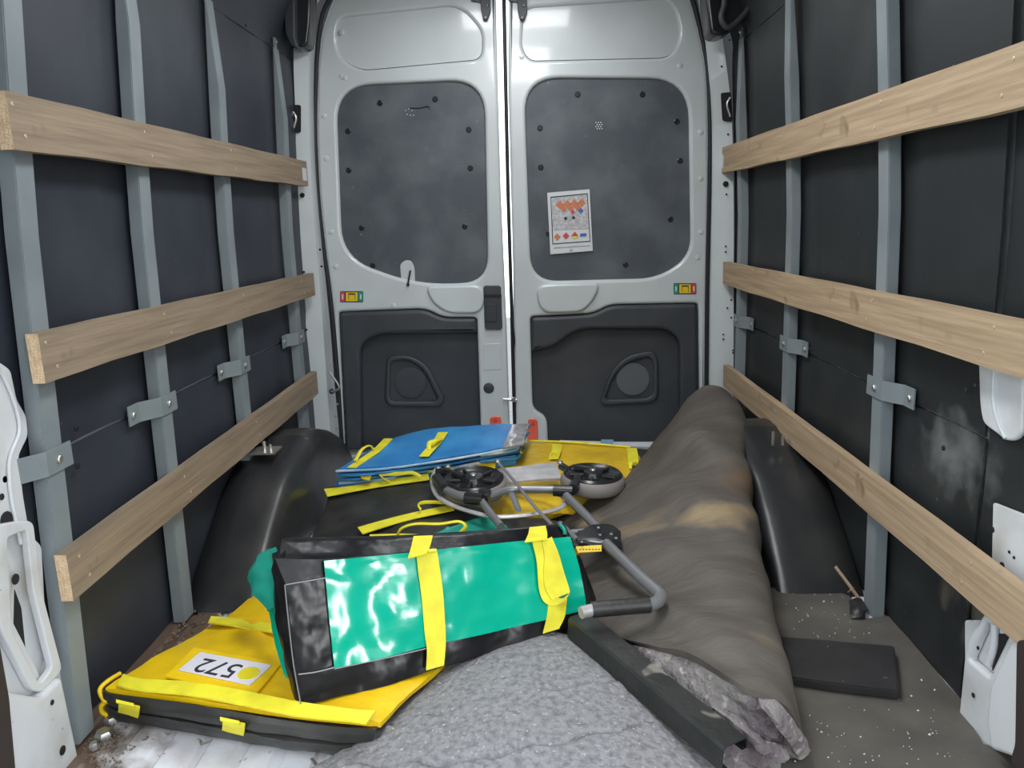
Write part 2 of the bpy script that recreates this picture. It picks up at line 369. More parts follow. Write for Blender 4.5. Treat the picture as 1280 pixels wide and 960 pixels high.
# side -1 means normal +x ; lining boards are parts of the wall
wallsurf('lining_board', wl, -1, 1.14, 3.24, .0, .572, -.006, .004, M['lining'], wleft, bulge=.004, posts=PL, ny=60)
wallsurf('lining_board', wl, -1, 1.12, 3.28, .580, 1.655, -.006, .004, M['lining'], wleft, bulge=.010, posts=PL, ny=70)
wallsurf('lining_board', wl, -1, 1.12, 3.30, 1.660, 1.985, -.008, .004, M['lining'], wleft, ny=10)
wallsurf('lining_board', wr_, 1, 1.455, 3.30, .0, .560, -.006, .004, M['liningr'], wright, bulge=.004, posts=PR+(1.3,), ny=60)
wallsurf('lining_board', wr_, 1, 1.455, 3.34, .566, 1.655, -.006, .004, M['liningr'], wright, bulge=.010, posts=PR+(1.3,), ny=70)
wallsurf('lining_board', wr_, 1, .96, 1.447, .0, 1.655, -.006, .004, M['liningr'], wright, ny=20)
wallsurf('lining_board', wr_, 1, .96, 3.34, 1.660, 1.985, -.008, .004, M['liningr'], wright, ny=10)
# small rivets and holes of the linings
for px, py in ((307,32),(340,53),(386,220)): disc('rivet', atx(px, py, wl(1.6)+.008)+Vector((0,0,0)), (1,0,0), .006, .003, M['hole'], wleft, 8)
for px, py in ((95,536),(97,583),(212,540)): disc('rivet', atx(px, py, -.958), (1,0,0), .007, .003, M['gloss'], wleft, 8)
for px, py in ((928,35),(955,12),(1208,488),(1180,560),(1012,436)): disc('rivet', atx(px, py, wr_(1.0)-.010), (-1,0,0), .006, .003, M['hole'], wright, 8)

# ---- rear pillars and door opening
def pillar(name, rows, ys, m=M['white']):
    R = []
    for py, xs_ in rows: R.append([aty(px, py, y) for px, y in zip(xs_, ys)])
    return tag(patch(name, R, m, None, nu=1, nv=6, thick=.012, linear=False), kind='structure')
pl = pillar('trim_1', [(-60,(372,389,399)), (60,(367,386,394)), (140,(369,386,393)), (240,(372,390,397)), (400,(382,403,412)), (500,(388,410,420)), (590,(395,416,430))], (3.235, 3.25, 3.35))
pr = pillar('trim_2', [(-60,(885,880,865)), (60,(905,886,879)), (140,(914,892,887)), (240,(917,896,887)), (400,(917,894,886)), (500,(917,894,885)), (600,(920,894,884))], (3.31, 3.325, 3.355))
def pil_disc(par, pts, y, r, m, nm='hole'):
    for px, py in pts: disc(nm, aty(px, py, y), (0,-1,0), r, .003, m, par, 10)
pil_disc(pl, ((378,244),(403,547)), 3.235, .010, M['hole']); pil_disc(pl, ((380,340),(400,312),(402,333),(381,389),(383,412)), 3.235, .005, M['hole'])
pil_disc(pl, ((422,505),(420,520),(421,535),(420,550),(413,455)), 3.30, .005, M['steel'], 'rivet')
pil_disc(pr, ((907,230),), 3.312, .012, M['hole']); pil_disc(pr, ((908,243),(902,83),(912,50),(910,168),(907,308),(907,315),(909,385),(914,375),(914,397),(904,418),(904,424),(916,438),(916,441)), 3.312, .004, M['hole'])
# recesses with a catch, high on each pillar
for par, P, y, hk in ((pl, [(364,131),(376,131),(376,166),(364,166)], 3.228, [(366,140),(370,148),(367,160)]), (pr, [(901,116),(914,115),(916,152),(903,151)], 3.303, [(913,122),(909,131),(913,146)])):
    plate('recess', rnd(P, 3), [], 'Y', y, .004, M['hole'], par, .001)
    tube('catch', [aty(px, py, y-.006) for px, py in hk], .006, M['steel'], par, 8)
# seals around the opening
tag(tube('trim_3', [aty(px, py, D-.012) for px, py in ((640,-52),(500,-46),(432,-20),(408,6),(399,40),(395,100),(394,170),(398,250),(406,320),(414,380),(422,470),(429,580))], .009, M['seal'], None, 8), kind='structure')
tag(tube('trim_4', [aty(px, py, D-.012) for px, py in ((641,-52),(780,-46),(850,-20),(866,0),(876,40),(884,82),(887,140),(887,225),(884,360),(883,480),(882,580))], .009, M['seal'], None, 8), kind='structure')
# cant-rail mouldings in the upper rear corners
t5 = tag(plate('trim_5', rnd([(360,-60),(389,-60),(387,30),(384,56),(375,60),(366,52)], [0,0,8,8,6,6]), [], 'Y', 3.12, .10, M['gloss'], None, .008), kind='structure')
plate('bracket', rnd([(352,-60),(368,-60),(368,45),(372,60),(364,58),(356,40)], 5), [], 'Y', 3.08, .05, M['plastic'], t5, .005)
t6 = tag(plate('trim_6', rnd([(880,-60),(975,-60),(950,2),(930,24),(912,40),(900,45),(888,42),(883,0)], 8), [], 'Y', 3.10, .12, M['gloss'], None, .012), kind='structure')
tube('grab_rail', [aty(px, py, 3.06) for px, py in ((900,-50),(906,0),(902,22),(912,34),(935,12),(958,-30))], .012, M['plastic'], t6, 8)
tag(box('trim_7', (-.80, 3.28, 1.925), (.72, D+.08, 2.0), M['white'], None, .01), kind='structure')
tag(box('trim_8', (-.90, D-.07, -.02), (.80, D-.02, .012), M['steel'], None, .004), kind='structure')

# ---- rear doors
def door(name, frame, winhole, tophole, lowhole, skin, side):
    d = tag(plate(name, frame, [winhole, tophole, lowhole], 'Y', D, .045, M['white'], None, .014, 4), kind='structure')
    plate('outer_skin', skin, [], 'Y', D+.085, .01, M['white'], d, .002)
    plate('pressed_panel', tophole, [], 'Y', D+.012, .012, M['white'], d, .001)
    return d
# left leaf
wL = rnd([(419,103),(600,97),(610,350),(430,356)], [0,0,0,0])
wL = rnd([(420,112),(440,108),(592,100),(606,104),(610,352),(522,356),(470,345),(428,318)], [34,20,34,34,26,30,34,34], 6)
wL = rnd([(419,107),(605,99),(610,353),(520,356),(427,322)], [46,46,34,60,40], 8)
lowL = rnd([(423,390),(532,386),(553,397),(596,397),(602,575),(432,580)], [5,16,18,5,2,2], 5)
topL = rnd([(419,48),(424,22),(575,6),(603,40),(602,74),(450,88),(425,72)], [14,16,30,12,12,24,20], 5)
frL = rnd([(437,-40),(619,-46),(622,100),(626,240),(633,400),(638,560),(638,585),(430,590),(416,400),(399,250),(395,165),(396,90),(401,42),(412,5)], [20,2,0,0,0,0,2,2,0,10,10,10,14,20], 5)
door1 = door('door_1', frL, wL, topL, lowL, rnd([(445,-38),(617,-44),(620,100),(628,330),(635,580),(434,588),(420,400),(403,250),(401,60)], [30,2,0,0,2,2,10,10,40]), -1)
# right leaf
wR = rnd([(655,97),(861,98),(864,320),(822,348),(664,352)], [46,50,36,40,34], 8)
lowR = rnd([(663,396),(742,392),(762,381),(873,379),(875,575),(686,575),(684,522),(666,512)], [5,18,16,6,2,2,16,10], 5)
topR = rnd([(655,10),(840,-2),(852,45),(838,72),(662,76),(652,60)], [14,24,20,22,10,10], 5)
frR = rnd([(637,-46),(850,-36),(865,5),(877,50),(884,90),(886,150),(886,230),(883,400),(881,585),(644,588),(641,330),(635,100)], [2,22,14,10,10,10,10,0,2,2,0,0], 5)
door2 = door('door_2', frR, wR, topR, lowR, rnd([(638,-44),(843,-34),(874,60),(881,150),(881,230),(877,580),(646,586),(637,100)], [2,30,30,10,10,2,2,0]), 1)
# seal and meeting edge between the leaves (daylight shows through the slit beside it)
tube('meeting_seal', [aty(px, py, D-.004) for px, py in ((629,-46),(632,100),(635,240),(640,400),(643,520),(645,585))], .008, M['seal'], door2, 8, smoothpath=False)
plate('window_blank', wL, [], 'Y', D+.016, .008, M['winmesh'], door1, .002)
plate('window_blank', wR, [], 'Y', D+.016, .008, M['winmesh'], door2, .002)
for dr, P in ((door1, ((475,129),(544,124),(435,164),(586,162),(436,213),(588,210),(452,285),(581,283),(466,332))), (door2, ((722,118),(803,118),(675,160),(846,152),(676,209),(850,201),(838,274),(782,331),(686,292)))):
    for px, py in P: disc('screw', aty(px, py, D+.016), (0,-1,0), .012, .004, M['gloss'], dr, 10)
def specks(name, P, y, r, m, par):
    V = []; Fc = []
    for px, py in P:
        c = aty(px, py, y); b = len(V)
        for k in range(6): V.append(c+Vector((r*math.cos(k*math.pi/3), 0, r*math.sin(k*math.pi/3))))
        for k in range(6): V.append(V[b+k]+Vector((0, .002, 0)))
        Fc.append(tuple(range(b, b+6))); Fc.append(tuple(range(b+6, b+12)))
        for k in range(6): Fc.append((b+k, b+(k+1) % 6, b+6+(k+1) % 6, b+6+k))
    return obj(name, V, Fc, m, par, kind='stuff')
specks('bare_perforation', [(507,138),(511,136),(515,138),(509,143),(513,144),(517,144)], D+.0145, .0022, M['paper'], door1)
specks('bare_perforation', [(745+3*i+(1.5 if j % 2 else 0), 153+2.6*j) for j in range(4) for i in range(3)], D+.0145, .0026, M['paper'], door2)
tube('scratch', [aty(px, py, D+.014) for px, py in ((512,135),(524,135),(535,133),(537,136))], .002, M['hole'], door1, 6)
# cut-out in the left blank with a short black lever
plate('cutout', rnd([(500,330),(507,325),(514,326),(518,334),(519,357),(502,358)], [6,5,5,6,1,1]), [], 'Y', D+.012, .004, M['white'], door1, .001)
tube('lever', [aty(513, 338, D-.006), aty(510, 355, D-.01)], .004, M['gloss'], door1, 8)
disc('lever_base', aty(510, 356, D-.004), (0,-1,0), .007, .005, M['gloss'], door1, 10)
# scooped ledges beside the handle
def ledge(par, P): plate('pressed_ledge', rnd(P, 16, 6), [], 'Y', D-.016, .024, M['white'], par, .0115, 5)
ledge(door1, [(530,357),(606,356),(604,392),(560,392),(541,380)])
ledge(door2, [(668,356),(752,353),(742,376),(728,390),(676,392)])
# lower trims
def lower(par, base, raised, ring_o, ring_i, circ, cm):
    lt = plate('lower_trim', base, [], 'Y', D+.050, .010, M['plastic'], par, .002)
    plate('raised_border', raised, [], 'Y', D-.010, .060, M['plastic'], lt, .016, 5)
    plate('speaker_surround', ring_o, [ring_i], 'Y', D+.030, .022, M['plastic'], lt, .009, 4)
    c = aty(*circ[:2], D+.046); disc('speaker_cover', c, (0,-1,0), circ[2], .004, cm, lt, 32)
raisedL = rnd([(424,391),(531,387),(552,398),(595,398),(596,416),(470,418),(450,432),(452,579),(433,579)], [5,16,18,4,3,18,18,0,2], 6)
lower(door1, lowL, raisedL, rnd([(483,446),(510,443),(534,456),(556,500),(550,509),(486,508),(481,500)], [8,16,16,8,8,8,4]), rnd([(488,452),(508,449),(529,461),(547,498),(543,502),(490,502),(487,496)], [6,12,12,6,6,6,3]), (513,478,.072), M['plastic'])
raisedR = rnd([(664,397),(742,393),(762,382),(872,380),(874,574),(850,574),(850,424),(832,411),(722,411),(692,434),(664,439)], [5,18,16,6,0,0,14,14,20,20,3], 6)
lower(door2, lowR, raisedR, rnd([(750,503),(764,463),(785,444),(817,438),(823,450),(823,497),(814,504),(756,507)], [6,14,14,8,8,8,6,6]), rnd([(757,497),(769,467),(788,451),(812,446),(817,453),(817,492),(810,498),(760,500)], [5,12,12,6,6,6,5,5]), (791,474,.074), M['plasticl'])
# inner handle on the left leaf
h = plate('door_handle', rnd([(604,357),(626,357),(628,412),(606,412)], 4), [], 'Y', D-.014, .016, M['plastic'], door1, .004, 3)
plate('handle_recess', rnd([(605,368),(627,368),(627,372),(605,372)], 1), [], 'Y', D-.016, .003, M['hole'], h, .0005)
plate('pull_flap', rnd([(608,380),(620,380),(621,402),(608,402)], 2), [], 'Y', D-.020, .006, M['plastic'], h, .002)
disc('key_cover', aty(611,485,D), (0,-1,0), .024, .006, M['plastic'], door1, 16)
plate('pressed_square', rnd([(604,430),(626,429),(627,462),(604,463)], 3), [], 'Y', D-.002, .004, M['white'], door1, .0019)
# striker between the leaves, warning reflectors
tube('striker', [aty(629,499,D-.02), aty(646,500,D-.02)], .007, M['steel'], door1, 8)
disc('striker_pin', aty(642,499,D-.01), (0,-1,0), .012, .018, M['steel'], door1, 12)
tube('edge_catch', [aty(px, py, D-.016) for px, py in ((641,405),(643,425),(642,438))], .004, M['seal'], door2, 6)
for par, P, sc in ((door1, [(612,521),(626,520),(628,545),(613,546)], (619,525)), (door2, [(660,523),(672,524),(673,552),(659,552)], (666,529))):
    rf = plate('reflector', rnd(P, 5), [], 'Y', D-.008, .008, M['refl'], par, .003)
    disc('reflector_screw', aty(*sc, D-.009), (0,-1,0), .008, .004, M['red'], rf, 10)
# top latches
for par, cx in ((door1, 607), (door2, 653)):
    la = plate('top_latch', rnd([(cx-7,-30),(cx+5,-30),(cx+6,14),(cx+2,25),(cx-3,25),(cx-6,12)], 2), [], 'Y', D-.02, .02, M['plastic'], par, .002)
    disc('latch_screw', aty(cx, 22, D-.02), (0,-1,0), .006, .004, M['gloss'], la, 8)
    disc('latch_screw', aty(cx+2, 7, D-.02), (0,-1,0), .006, .004, M['gloss'], la, 8)
    plate('latch_arm', [(cx-18,-6),(cx-6,-6),(cx-6,3),(cx-18,1)], [], 'Y', D-.012, .012, M['gloss'], la, .001)
# red / amber / green stickers
def sticker(par, x0, x1, y0, y1, flip):
    s = plate('latch_sticker', rnd([(x0,y0),(x1,y0),(x1,y1),(x0,y1)], 1.5), [], 'Y', D-.001, .002, M['ink'], par, .0004)
    w = x1-x0; q = lambda a_, b_, c_, d_, m, nm, e=0: plate(nm, [(x0+w*a_, y0+c_), (x0+w*b_, y0+c_), (x0+w*b_, y1-d_), (x0+w*a_, y1-d_)], [], 'Y', D-.002-e, .0012, m, s, .0002)
    q(.02, .20, 1, 1, M['greenp'] if flip else M['red'], 'end_field'); q(.80, .98, 1, 1, M['red'] if flip else M['greenp'], 'end_field')
    q(.25, .76, 1.4, 1.4, M['yelp'], 'middle_field')
    for u in (.36, .64): q(u, u+.02, 3, 3, M['ink'], 'print_mark', .0008)
    q(.36, .66, 2.6, 9.6, M['ink'], 'print_mark', .0008)
    for u in (.08, .86): q(u, u+.06, 4, 4, M['paper'], 'print_mark', .0008)
sticker(door1, 425, 454, 364, 378, False); sticker(door2, 842, 870.5, 354, 368, True)
tag(plate('trim_light_stop', [(150,-260),(1150,-260),(1150,660),(150,660)], [rnd([(430,-22),(856,-22),(866,100),(874,400),(872,562),(440,568),(424,400),(410,200),(412,60)], [30,30,10,10,3,3,10,10,20])], 'Y', D+.105, .02, M['seal'], None, .002), kind='structure')  # added dark plate behind the doors, stops sky light leaking round them
# small pressed highlights / plugs on the door frames
for dr, P in ((door1, ((431,97),(427,95),(405,145),(408,198),(414,290),(420,333),(492,382),(427,40))), (door2, ((850,82),(876,165),(876,223),(876,290),(872,322),(652,71)))):
    for px, py in P: disc('plug', aty(px, py, D), (0,-1,0), .011, .003, M['white'], dr, 12)

# ---- front body pillars
t9 = tag(plate('trim_9', rnd([(-90,430),(0,452),(14,462),(22,500),(34,520),(36,545),(24,570),(30,620),(38,668),(53,682),(57,760),(62,800),(77,842),(98,930),(98,962),(-90,1060)], 6), [rnd([(12,660),(34,655),(44,735),(66,800),(54,850),(16,775)], 5)], 'L', -.952, .012, M['whited'], None, .004, 3), kind='structure')
plate('backing_panel', [(0,600),(24,600),(36,680),(48,700),(60,860),(60,900),(0,900)], [], 'L', -.961, .004, M['whited'], t9, .001)
plate('hole', rnd([(18,735),(27,760),(31,800),(36,840),(24,810),(17,780)], 3), [], 'L', -.9605, .004, M['hole'], t9, .0005)
plate('pocket_rim', rnd([(-14,660),(18,652),(42,650),(52,735),(79,838),(52,866),(40,862),(2,790)], [10,10,10,10,10,8,8,10]), [rnd([(9,672),(34,662),(42,738),(66,835),(50,856),(16,790)], 6)], 'L', -.936, .014, M['whited'], t9, .003, 3)
plate('lower_box', rnd([(-20,860),(52,872),(78,846),(99,945),(98,975),(-20,1080)], 5), [], 'L', -.925, .03, M['whited'], t9, .008, 3)
for px, py, r in ((8,650,.016),(19,724,.010),(2,621,.006),(32,683,.006),(65,878,.005),(78,938,.009)): disc('hole', atx(px, py, -.951 if py < 860 else -.924), (1,0,0), r, .002, M['hole'], t9, 12)
tube('pressed_bead', [atx(px, py, -.948) for px, py in ((-20,440),(4,470),(20,510),(24,540),(12,575),(14,620),(26,680))], .0035, M['whited'], t9, 8)
tag(plate('trim_10', rnd([(-60,740),(0,790),(14,870),(22,960),(24,1010),(-60,1060)], 6), [], 'L', -.915, .03, M['brownt'], None, .008), kind='structure')
t11 = tag(plate('trim_11', rnd([(1222,440),(1279,455),(1277,540),(1268,551),(1256,551),(1244,541),(1228,530),(1224,505)], [0,0,10,8,6,8,10,10]), [], 'R', .858, .012, M['whited'], None, .005, 3), kind='structure')
tube('pressed_bead', [atx(px, py, .857) for px, py in ((1243,455),(1242,500),(1248,528),(1257,548))], .004, M['white'], t11, 8)
t12 = tag(plate('trim_12', rnd([(1241,628),(1400,690),(1400,830),(1238,760)], 3), [], 'R', .860, .006, M['whited'], None, .002, 2), kind='structure')
for px, py, r in ((1253,707,.007),(1241,662,.006),(1262,690,.003),(1268,697,.003)): disc('hole', atx(px, py, .860), (-1,0,0), r, .002, M['hole'], t12, 10)
t13 = tag(plate('trim_13', rnd([(1203,838),(1207,800),(1232,762),(1400,800),(1400,1040),(1262,945),(1205,922),(1196,910)], [4,12,10,0,0,4,4,6]), [rnd([(1210,824),(1230,778),(1262,790),(1237,847)], 4)], 'R', .838, .02, M['whited'], None, .007, 3), kind='structure')
plate('raised_face', rnd([(1237,856),(1263,800),(1284,786),(1400,800),(1400,1040),(1262,945),(1238,937),(1232,900)], [6,8,6,0,0,6,4,3]), [], 'R', .815, .025, M['whited'], t13, .008, 3)
for px, py, r in ((1223,810,.004),(1217,869,.005)): disc('hole', atx(px, py, .837), (-1,0,0), r, .002, M['hole'], t13, 10)
tube('inner_rib', [atx(px, py, .852) for px, py in ((1243,770),(1243,805),(1236,830))], .007, M['whited'], t13, 8)
plate('hole', [(1247,792),(1262,792),(1240,838),(1240,825)], [], 'R', .8565, .003, M['hole'], t13, .0005)
plate('backing_panel', rnd([(1206,775),(1275,775),(1275,880),(1206,860)], 4), [], 'R', .859, .006, M['whited'], t13, .001)
tag(plate('trim_14', rnd([(1270,800),(1500,800),(1500,1250),(1262,950),(1268,930)], 6), [], 'R', .795, .012, M['brownt'], None, .003), kind='structure')

# ================================================================== POSTS with straps and bolts
def post(side, y0, lean, fx, xi, label, ztop, strap=True, taper=.22):
    """box-section post whose depth tapers to nothing where the wall curves in; side=-1 left"""
    s = -side                                   # direction from wall into the van
    w = .055; root = thing('steel_post', label, 'post', (xi, y0, 0), 'grey steel posts along the '+('left' if side < 0 else 'right')+' wall')
    V = []; Z_ = [.002, .6, 1.0, 1.25, ztop-taper, ztop]
    for k, z in enumerate(Z_):
        xw = fx(z)+s*.005
        xin = xi+(fx(z)-fx(0)) if k < len(Z_)-1 else xw+s*.004
        dy = lean*z
        V += [(xw, y0+dy, z), (xin, y0+dy, z), (xin, y0+w+dy, z), (xw, y0+w+dy, z)]
    Fc = [(0,1,2,3)]+[(4*k+i, 4*k+(i+1) % 4, 4*k+4+(i+1) % 4, 4*k+4+i) for k in range(len(Z_)-1) for i in range(4)]+[tuple(4*(len(Z_)-1)+i for i in range(4))]
    bevel(obj('upright', V, Fc, M['post'], root), .003)
    zt = ztop+.012
    box('fixing_tongue', (min(fx(zt)+s*.002, fx(zt)+s*.008), y0+lean*zt+.018, ztop-.03), (max(fx(zt)+s*.002, fx(zt)+s*.008), y0+lean*zt+.037, ztop+.035), M['post'], root)
    disc('bolt', (fx(zt)+s*.009, y0+lean*zt+.027, ztop+.022), (s,0,0), .007, .005, M['steel'], root, 8)
    if strap:
        z0, z1 = .555, .603; xf = xi+s*.001; dy = lean*.58
        P = [(fx(.58)+s*.009, y0+dy-.105), (fx(.58)+s*.009, y0+dy-.055), (xf+s*.003, y0+dy-.003), (xf+s*.003, y0+w+dy+.022)]
        V = []
        for x_, y_ in P: V += [(x_, y_, z0), (x_, y_, z1), (x_-s*.003, y_+.0005, z1), (x_-s*.003, y_+.0005, z0)]
        Fc = [(4*k+i, 4*k+(i+1) % 4, 4*k+4+(i+1) % 4, 4*k+4+i) for k in range(3) for i in range(4)]+[(0,1,2,3),(12,13,14,15)]
        st = obj('strap_bracket', V, Fc, M['post'], root)
        disc('bolt', (fx(.58)+s*.009, y0+dy-.085, .578), (s,0,0), .008, .005, M['steel'], st, 10)
        disc('bolt', (xf+s*.003, y0+dy+w*.6, .578), (s,0,0), .008, .005, M['steel'], st, 10)
    return root
post(-1, 1.335, .065, wl, -.93, 'grey steel post nearest the camera on the left wall', 1.78)
post(-1, 1.815, .035, wl, -.93, 'second grey steel post from the camera on the left wall, foot beside the yellow bag', 1.70)
post(-1, 2.36, .01, wl, -.93, 'grey steel post on the left wall rising from the wheel arch cover, third from camera', 1.665, taper=.25)
post(-1, 2.98, .0, wl, -.93, 'thin-looking grey steel post on the left wall next to the rear door pillar', 1.655, taper=.25)
post(1, 1.785, .06, wr_, .83, 'wide grey steel post on the right wall, foot beside the cane stick', 1.78)
post(1, 2.49, .03, wr_, .83, 'grey steel post on the right wall above the wheel arch cover', 1.72, taper=.30)
post(1, 3.10, .02, wr_, .83, 'grey steel post on the right wall next to the rear door pillar', 1.66, taper=.30)
# anchor bolts at the foot of the first left post
an = thing('floor_anchor', 'rusty anchor bolts in the floor at the foot of the nearest left post', 'bolt', (-.87, 1.37, 0))
for px, py, r in ((130,921,.018),(139,903,.014),(118,936,.009)): disc('bolt_head', atz(px, py, .002), (0,0,1), r, .014, M['steel'], an, 6)

# ================================================================== BATTENS
scm = None
def batten(side, x0, y0, y1, zn, zf, hgt, label, m, posts, tagend=False):
    """board screwed across the posts; zn / zf heights of its lower edge at the near / far end"""
    s = -side; root = thing('wooden_batten', label, 'batten', (x0, y0, zn), 'wooden battens across the '+('left' if side < 0 else 'right')+' posts')
    n = 16; V = []
    for k in range(n+1):
        t = k/n; y = y0+(y1-y0)*t; z = zn+(zf-zn)*t; w = .0015*math.sin(k*1.7+x0*9)
        V += [(x0, y, z+w), (x0+s*.024, y, z+w), (x0+s*.024, y, z+hgt+w*.6), (x0, y, z+hgt+w*.6)]
    Fc = [(4*k+i, 4*k+(i+1) % 4, 4*k+4+(i+1) % 4, 4*k+4+i) for k in range(n) for i in range(4)]+[(0,1,2,3), tuple(4*n+i for i in range(4))]
    o = obj('board', V, Fc, [m, M['endgrain']], root)
    for f in o.data.polygons:
        if abs(f.normal.y) > .8: f.material_index = 1
    for yp in posts:
        if y0+.01 < yp < y1-.01:
            t = (yp-y0)/(y1-y0); z = zn+(zf-zn)*t
            for u, dy in ((.25, .012), (.78, -.012)): disc('screw', (x0+s*.0238, yp+dy, z+hgt*u), (s,0,0), .0040, .0015, M['brass'], root, 8)
    if tagend:
        z = zf+hgt*.2; box('paper_label', (min(x0+s*.0242, x0+s*.0252), y1-.07, z), (max(x0+s*.0242, x0+s*.0252), y1-.015, z+hgt*.5), M['paper'], root)
pL = (1.40, 1.87, 2.40, 3.02); pR = (1.37, 1.86, 2.54, 3.15)
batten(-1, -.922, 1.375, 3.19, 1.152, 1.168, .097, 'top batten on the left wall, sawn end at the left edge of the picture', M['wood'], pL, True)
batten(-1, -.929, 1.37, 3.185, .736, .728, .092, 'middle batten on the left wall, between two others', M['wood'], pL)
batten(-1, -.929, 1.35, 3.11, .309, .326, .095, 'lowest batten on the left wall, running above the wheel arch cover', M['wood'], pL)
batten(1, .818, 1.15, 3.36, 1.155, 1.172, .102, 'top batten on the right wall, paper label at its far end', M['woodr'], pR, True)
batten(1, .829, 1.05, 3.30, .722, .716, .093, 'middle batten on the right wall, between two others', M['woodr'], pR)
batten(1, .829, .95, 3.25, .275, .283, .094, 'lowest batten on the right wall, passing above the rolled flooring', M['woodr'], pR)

# ================================================================== WHEEL ARCH COVERS
def arch(side, rows, label):
    root = thing('wheel_arch_cover', label, 'wheel arch', rows[0][0]*1.0)
    return root
def archcover(label, wallx, inx, y0, y1, ztop, slope, rearslope):
    """moulded cover: profile rises from the floor at y0, sloping, over a rounded top, down at y1"""
    root = thing('wheel_arch_cover', label, 'wheel arch cover', ((wallx+inx)/2, (y0+y1)/2, 0))
    prof = spline([(y0,0,.001), (y0+slope*.35,0,ztop*.42), (y0+slope*.75,0,ztop*.80), (y0+slope*1.25,0,ztop*.985), ((y0+y1)/2+.05,0,ztop*1.02), (y1-rearslope*1.2,0,ztop*.96), (y1-rearslope*.5,0,ztop*.6), (y1,0,.001)], 6)
    k = len(prof); V = []; Fc = []
    cols = [(0, 1, 0), (.35, 1, 0), (.70, 1, 0), (.86, .985, .01), (.95, .94, .035), (.99, .86, .07), (1.0, .74, .12), (1.015, .40, .2), (1.03, 0.0, .25)]
    cy = (y0+y1)/2+.05
    for fx_, hs, yin in cols:
        x_ = wallx+(inx-wallx)*fx_
        for p in prof:
            yy = cy+(p.x-cy)*(1-yin*.35); zz = max(.001, p.z*hs)
            q = Vector((x_, yy, zz)); q.z += .003*fbm(q, 5, 2) if zz > .02 else 0
            V.append(q)
    for c in range(len(cols)-1):
        for i in range(k-1): Fc.append((c*k+i, c*k+i+1, (c+1)*k+i+1, (c+1)*k+i))
    Fc.append(tuple(range(k)))
    o = obj('moulded_cover', V, Fc, M['arch'], root, True)
    sgn = 1 if inx > wallx else -1
    fy = [prof[0], prof[2], prof[4], prof[6], prof[8], prof[10], prof[12], prof[16], prof[22], prof[30]]
    0 and tube('edge_flange', [(wallx+sgn*.004, p.x, p.z+.006) for p in fy], .008, M['arch'], root, 6)
    return root
wa = archcover('black moulded wheel arch cover on the left, under the lowest left batten', -.958, -.765, 1.87, 3.12, .300, .50, .35)
c = atz(327, 563, .305); box('bracket_plate', (c.x-.03, c.y-.03, .298), (c.x+.05, c.y+.05, .304), M['steel'], wa)
tube('bolt', [(c.x+.01, c.y, .30), (c.x+.01, c.y, .335)], .006, M['steel'], wa, 6); tube('bolt', [(c.x+.03, c.y, .30), (c.x+.03, c.y, .325)], .005, M['steel'], wa, 6)
wb = archcover('black moulded wheel arch cover on the right, behind the rolled flooring', .857, .635, 1.90, 3.10, .298, .46, .35)
c = atz(966, 553, .300)
tube('bolt', [(c.x, c.y, .29), (c.x, c.y, .335)], .005, M['steel'], wb, 6); tube('bolt', [(c.x+.03, c.y, .29), (c.x+.03, c.y, .32)], .005, M['steel'], wb, 6)

# ================================================================== FLOOR MAT, PAD, CANE, DEBRIS
def flat(name, pts, z, th, m, parent=None, bev=.002, wob=0):
    P = [atz(px, py, z) for px, py in pts]
    V = [p for p in P]+[p-Vector((0,0,th)) for p in P]; n = len(P)
    return obj(name, V, [tuple(range(n)), tuple(range(2*n-1, n-1, -1))]+[(i, (i+1) % n, n+(i+1) % n, n+i) for i in range(n)], m, parent)
fm = flat('floor_mat', [(960,560),(925,600),(960,735),(1030,733),(1062,745),(1070,768),(1083,773),(1112,770),(1148,812),(1182,853),(1212,886),(1214,905),(1230,930),(1260,939),(1275,960),(1345,1120),(700,1120),(620,880),(560,780),(640,640)], .007, .006, M['matfloor'])
tag(fm, 'dusty grey-brown rubber floor mat lying on the right side of the van floor', 'floor mat')
pd = patch('foam_pad', [[atz(975,795,.03), atz(1050,801,.03), atz(1118,807,.03)], [atz(978,822,.032), atz(1052,830,.03), atz(1122,838,.03)], [atz(985,846,.03), atz(1055,856,.03), atz(1124,864,.03)]], M['pad'], None, thick=.02, wr=.001)
bevel(pd, .003); tag(pd, 'black rectangular foam pad lying on the mat right of the rolled flooring', 'pad')
cn = thing('cane_stick', 'thin broken cane stick leaning by the wide right post', 'stick', tuple(atz(1076,752,.012)))
tube('shaft', [atz(1077,753,.012), atz(1062,732,.05), atz(1044,708,.09)], .0045, M['stick'], cn, 7)
tube('splinter', [atz(1060,740,.03), atz(1064,737,.055), atz(1067,735,.05)], .002, M['stick'], cn, 5)
rg = patch('dark_rag', [[atz(1062,752,.012), atz(1072,750,.02), atz(1082,756,.012)], [atz(1062,765,.012), atz(1072,760,.028), atz(1080,766,.012)], [atz(1064,773,.01), atz(1073,772,.014), atz(1081,773,.01)]], M['blackt'], None, thick=.004, wr=.01, ws=30)
tag(rg, 'small crumpled dark rag at the foot of the wide right post', 'rag')
V = []; Fc = []
def crumb(p, r):
    b = len(V)
    for d in ((1,0,0),(-1,0,0),(0,1,0),(0,-1,0),(0,0,1),(0,0,-1)): V.append(Vector(p)+Vector(d)*r*random.uniform(.5,1.3))
    for f in ((0,2,4),(2,1,4),(1,3,4),(3,0,4),(2,0,5),(1,2,5),(3,1,5),(0,3,5)): Fc.append(tuple(b+i for i in f))
for _ in range(150):
    p = atz(random.uniform(980,1190), random.uniform(742,955), .009)
    if p.x < .80 and not (.50 < p.x < .84 and 1.42 < p.y < 1.66): crumb(p, random.uniform(.0010,.0024))
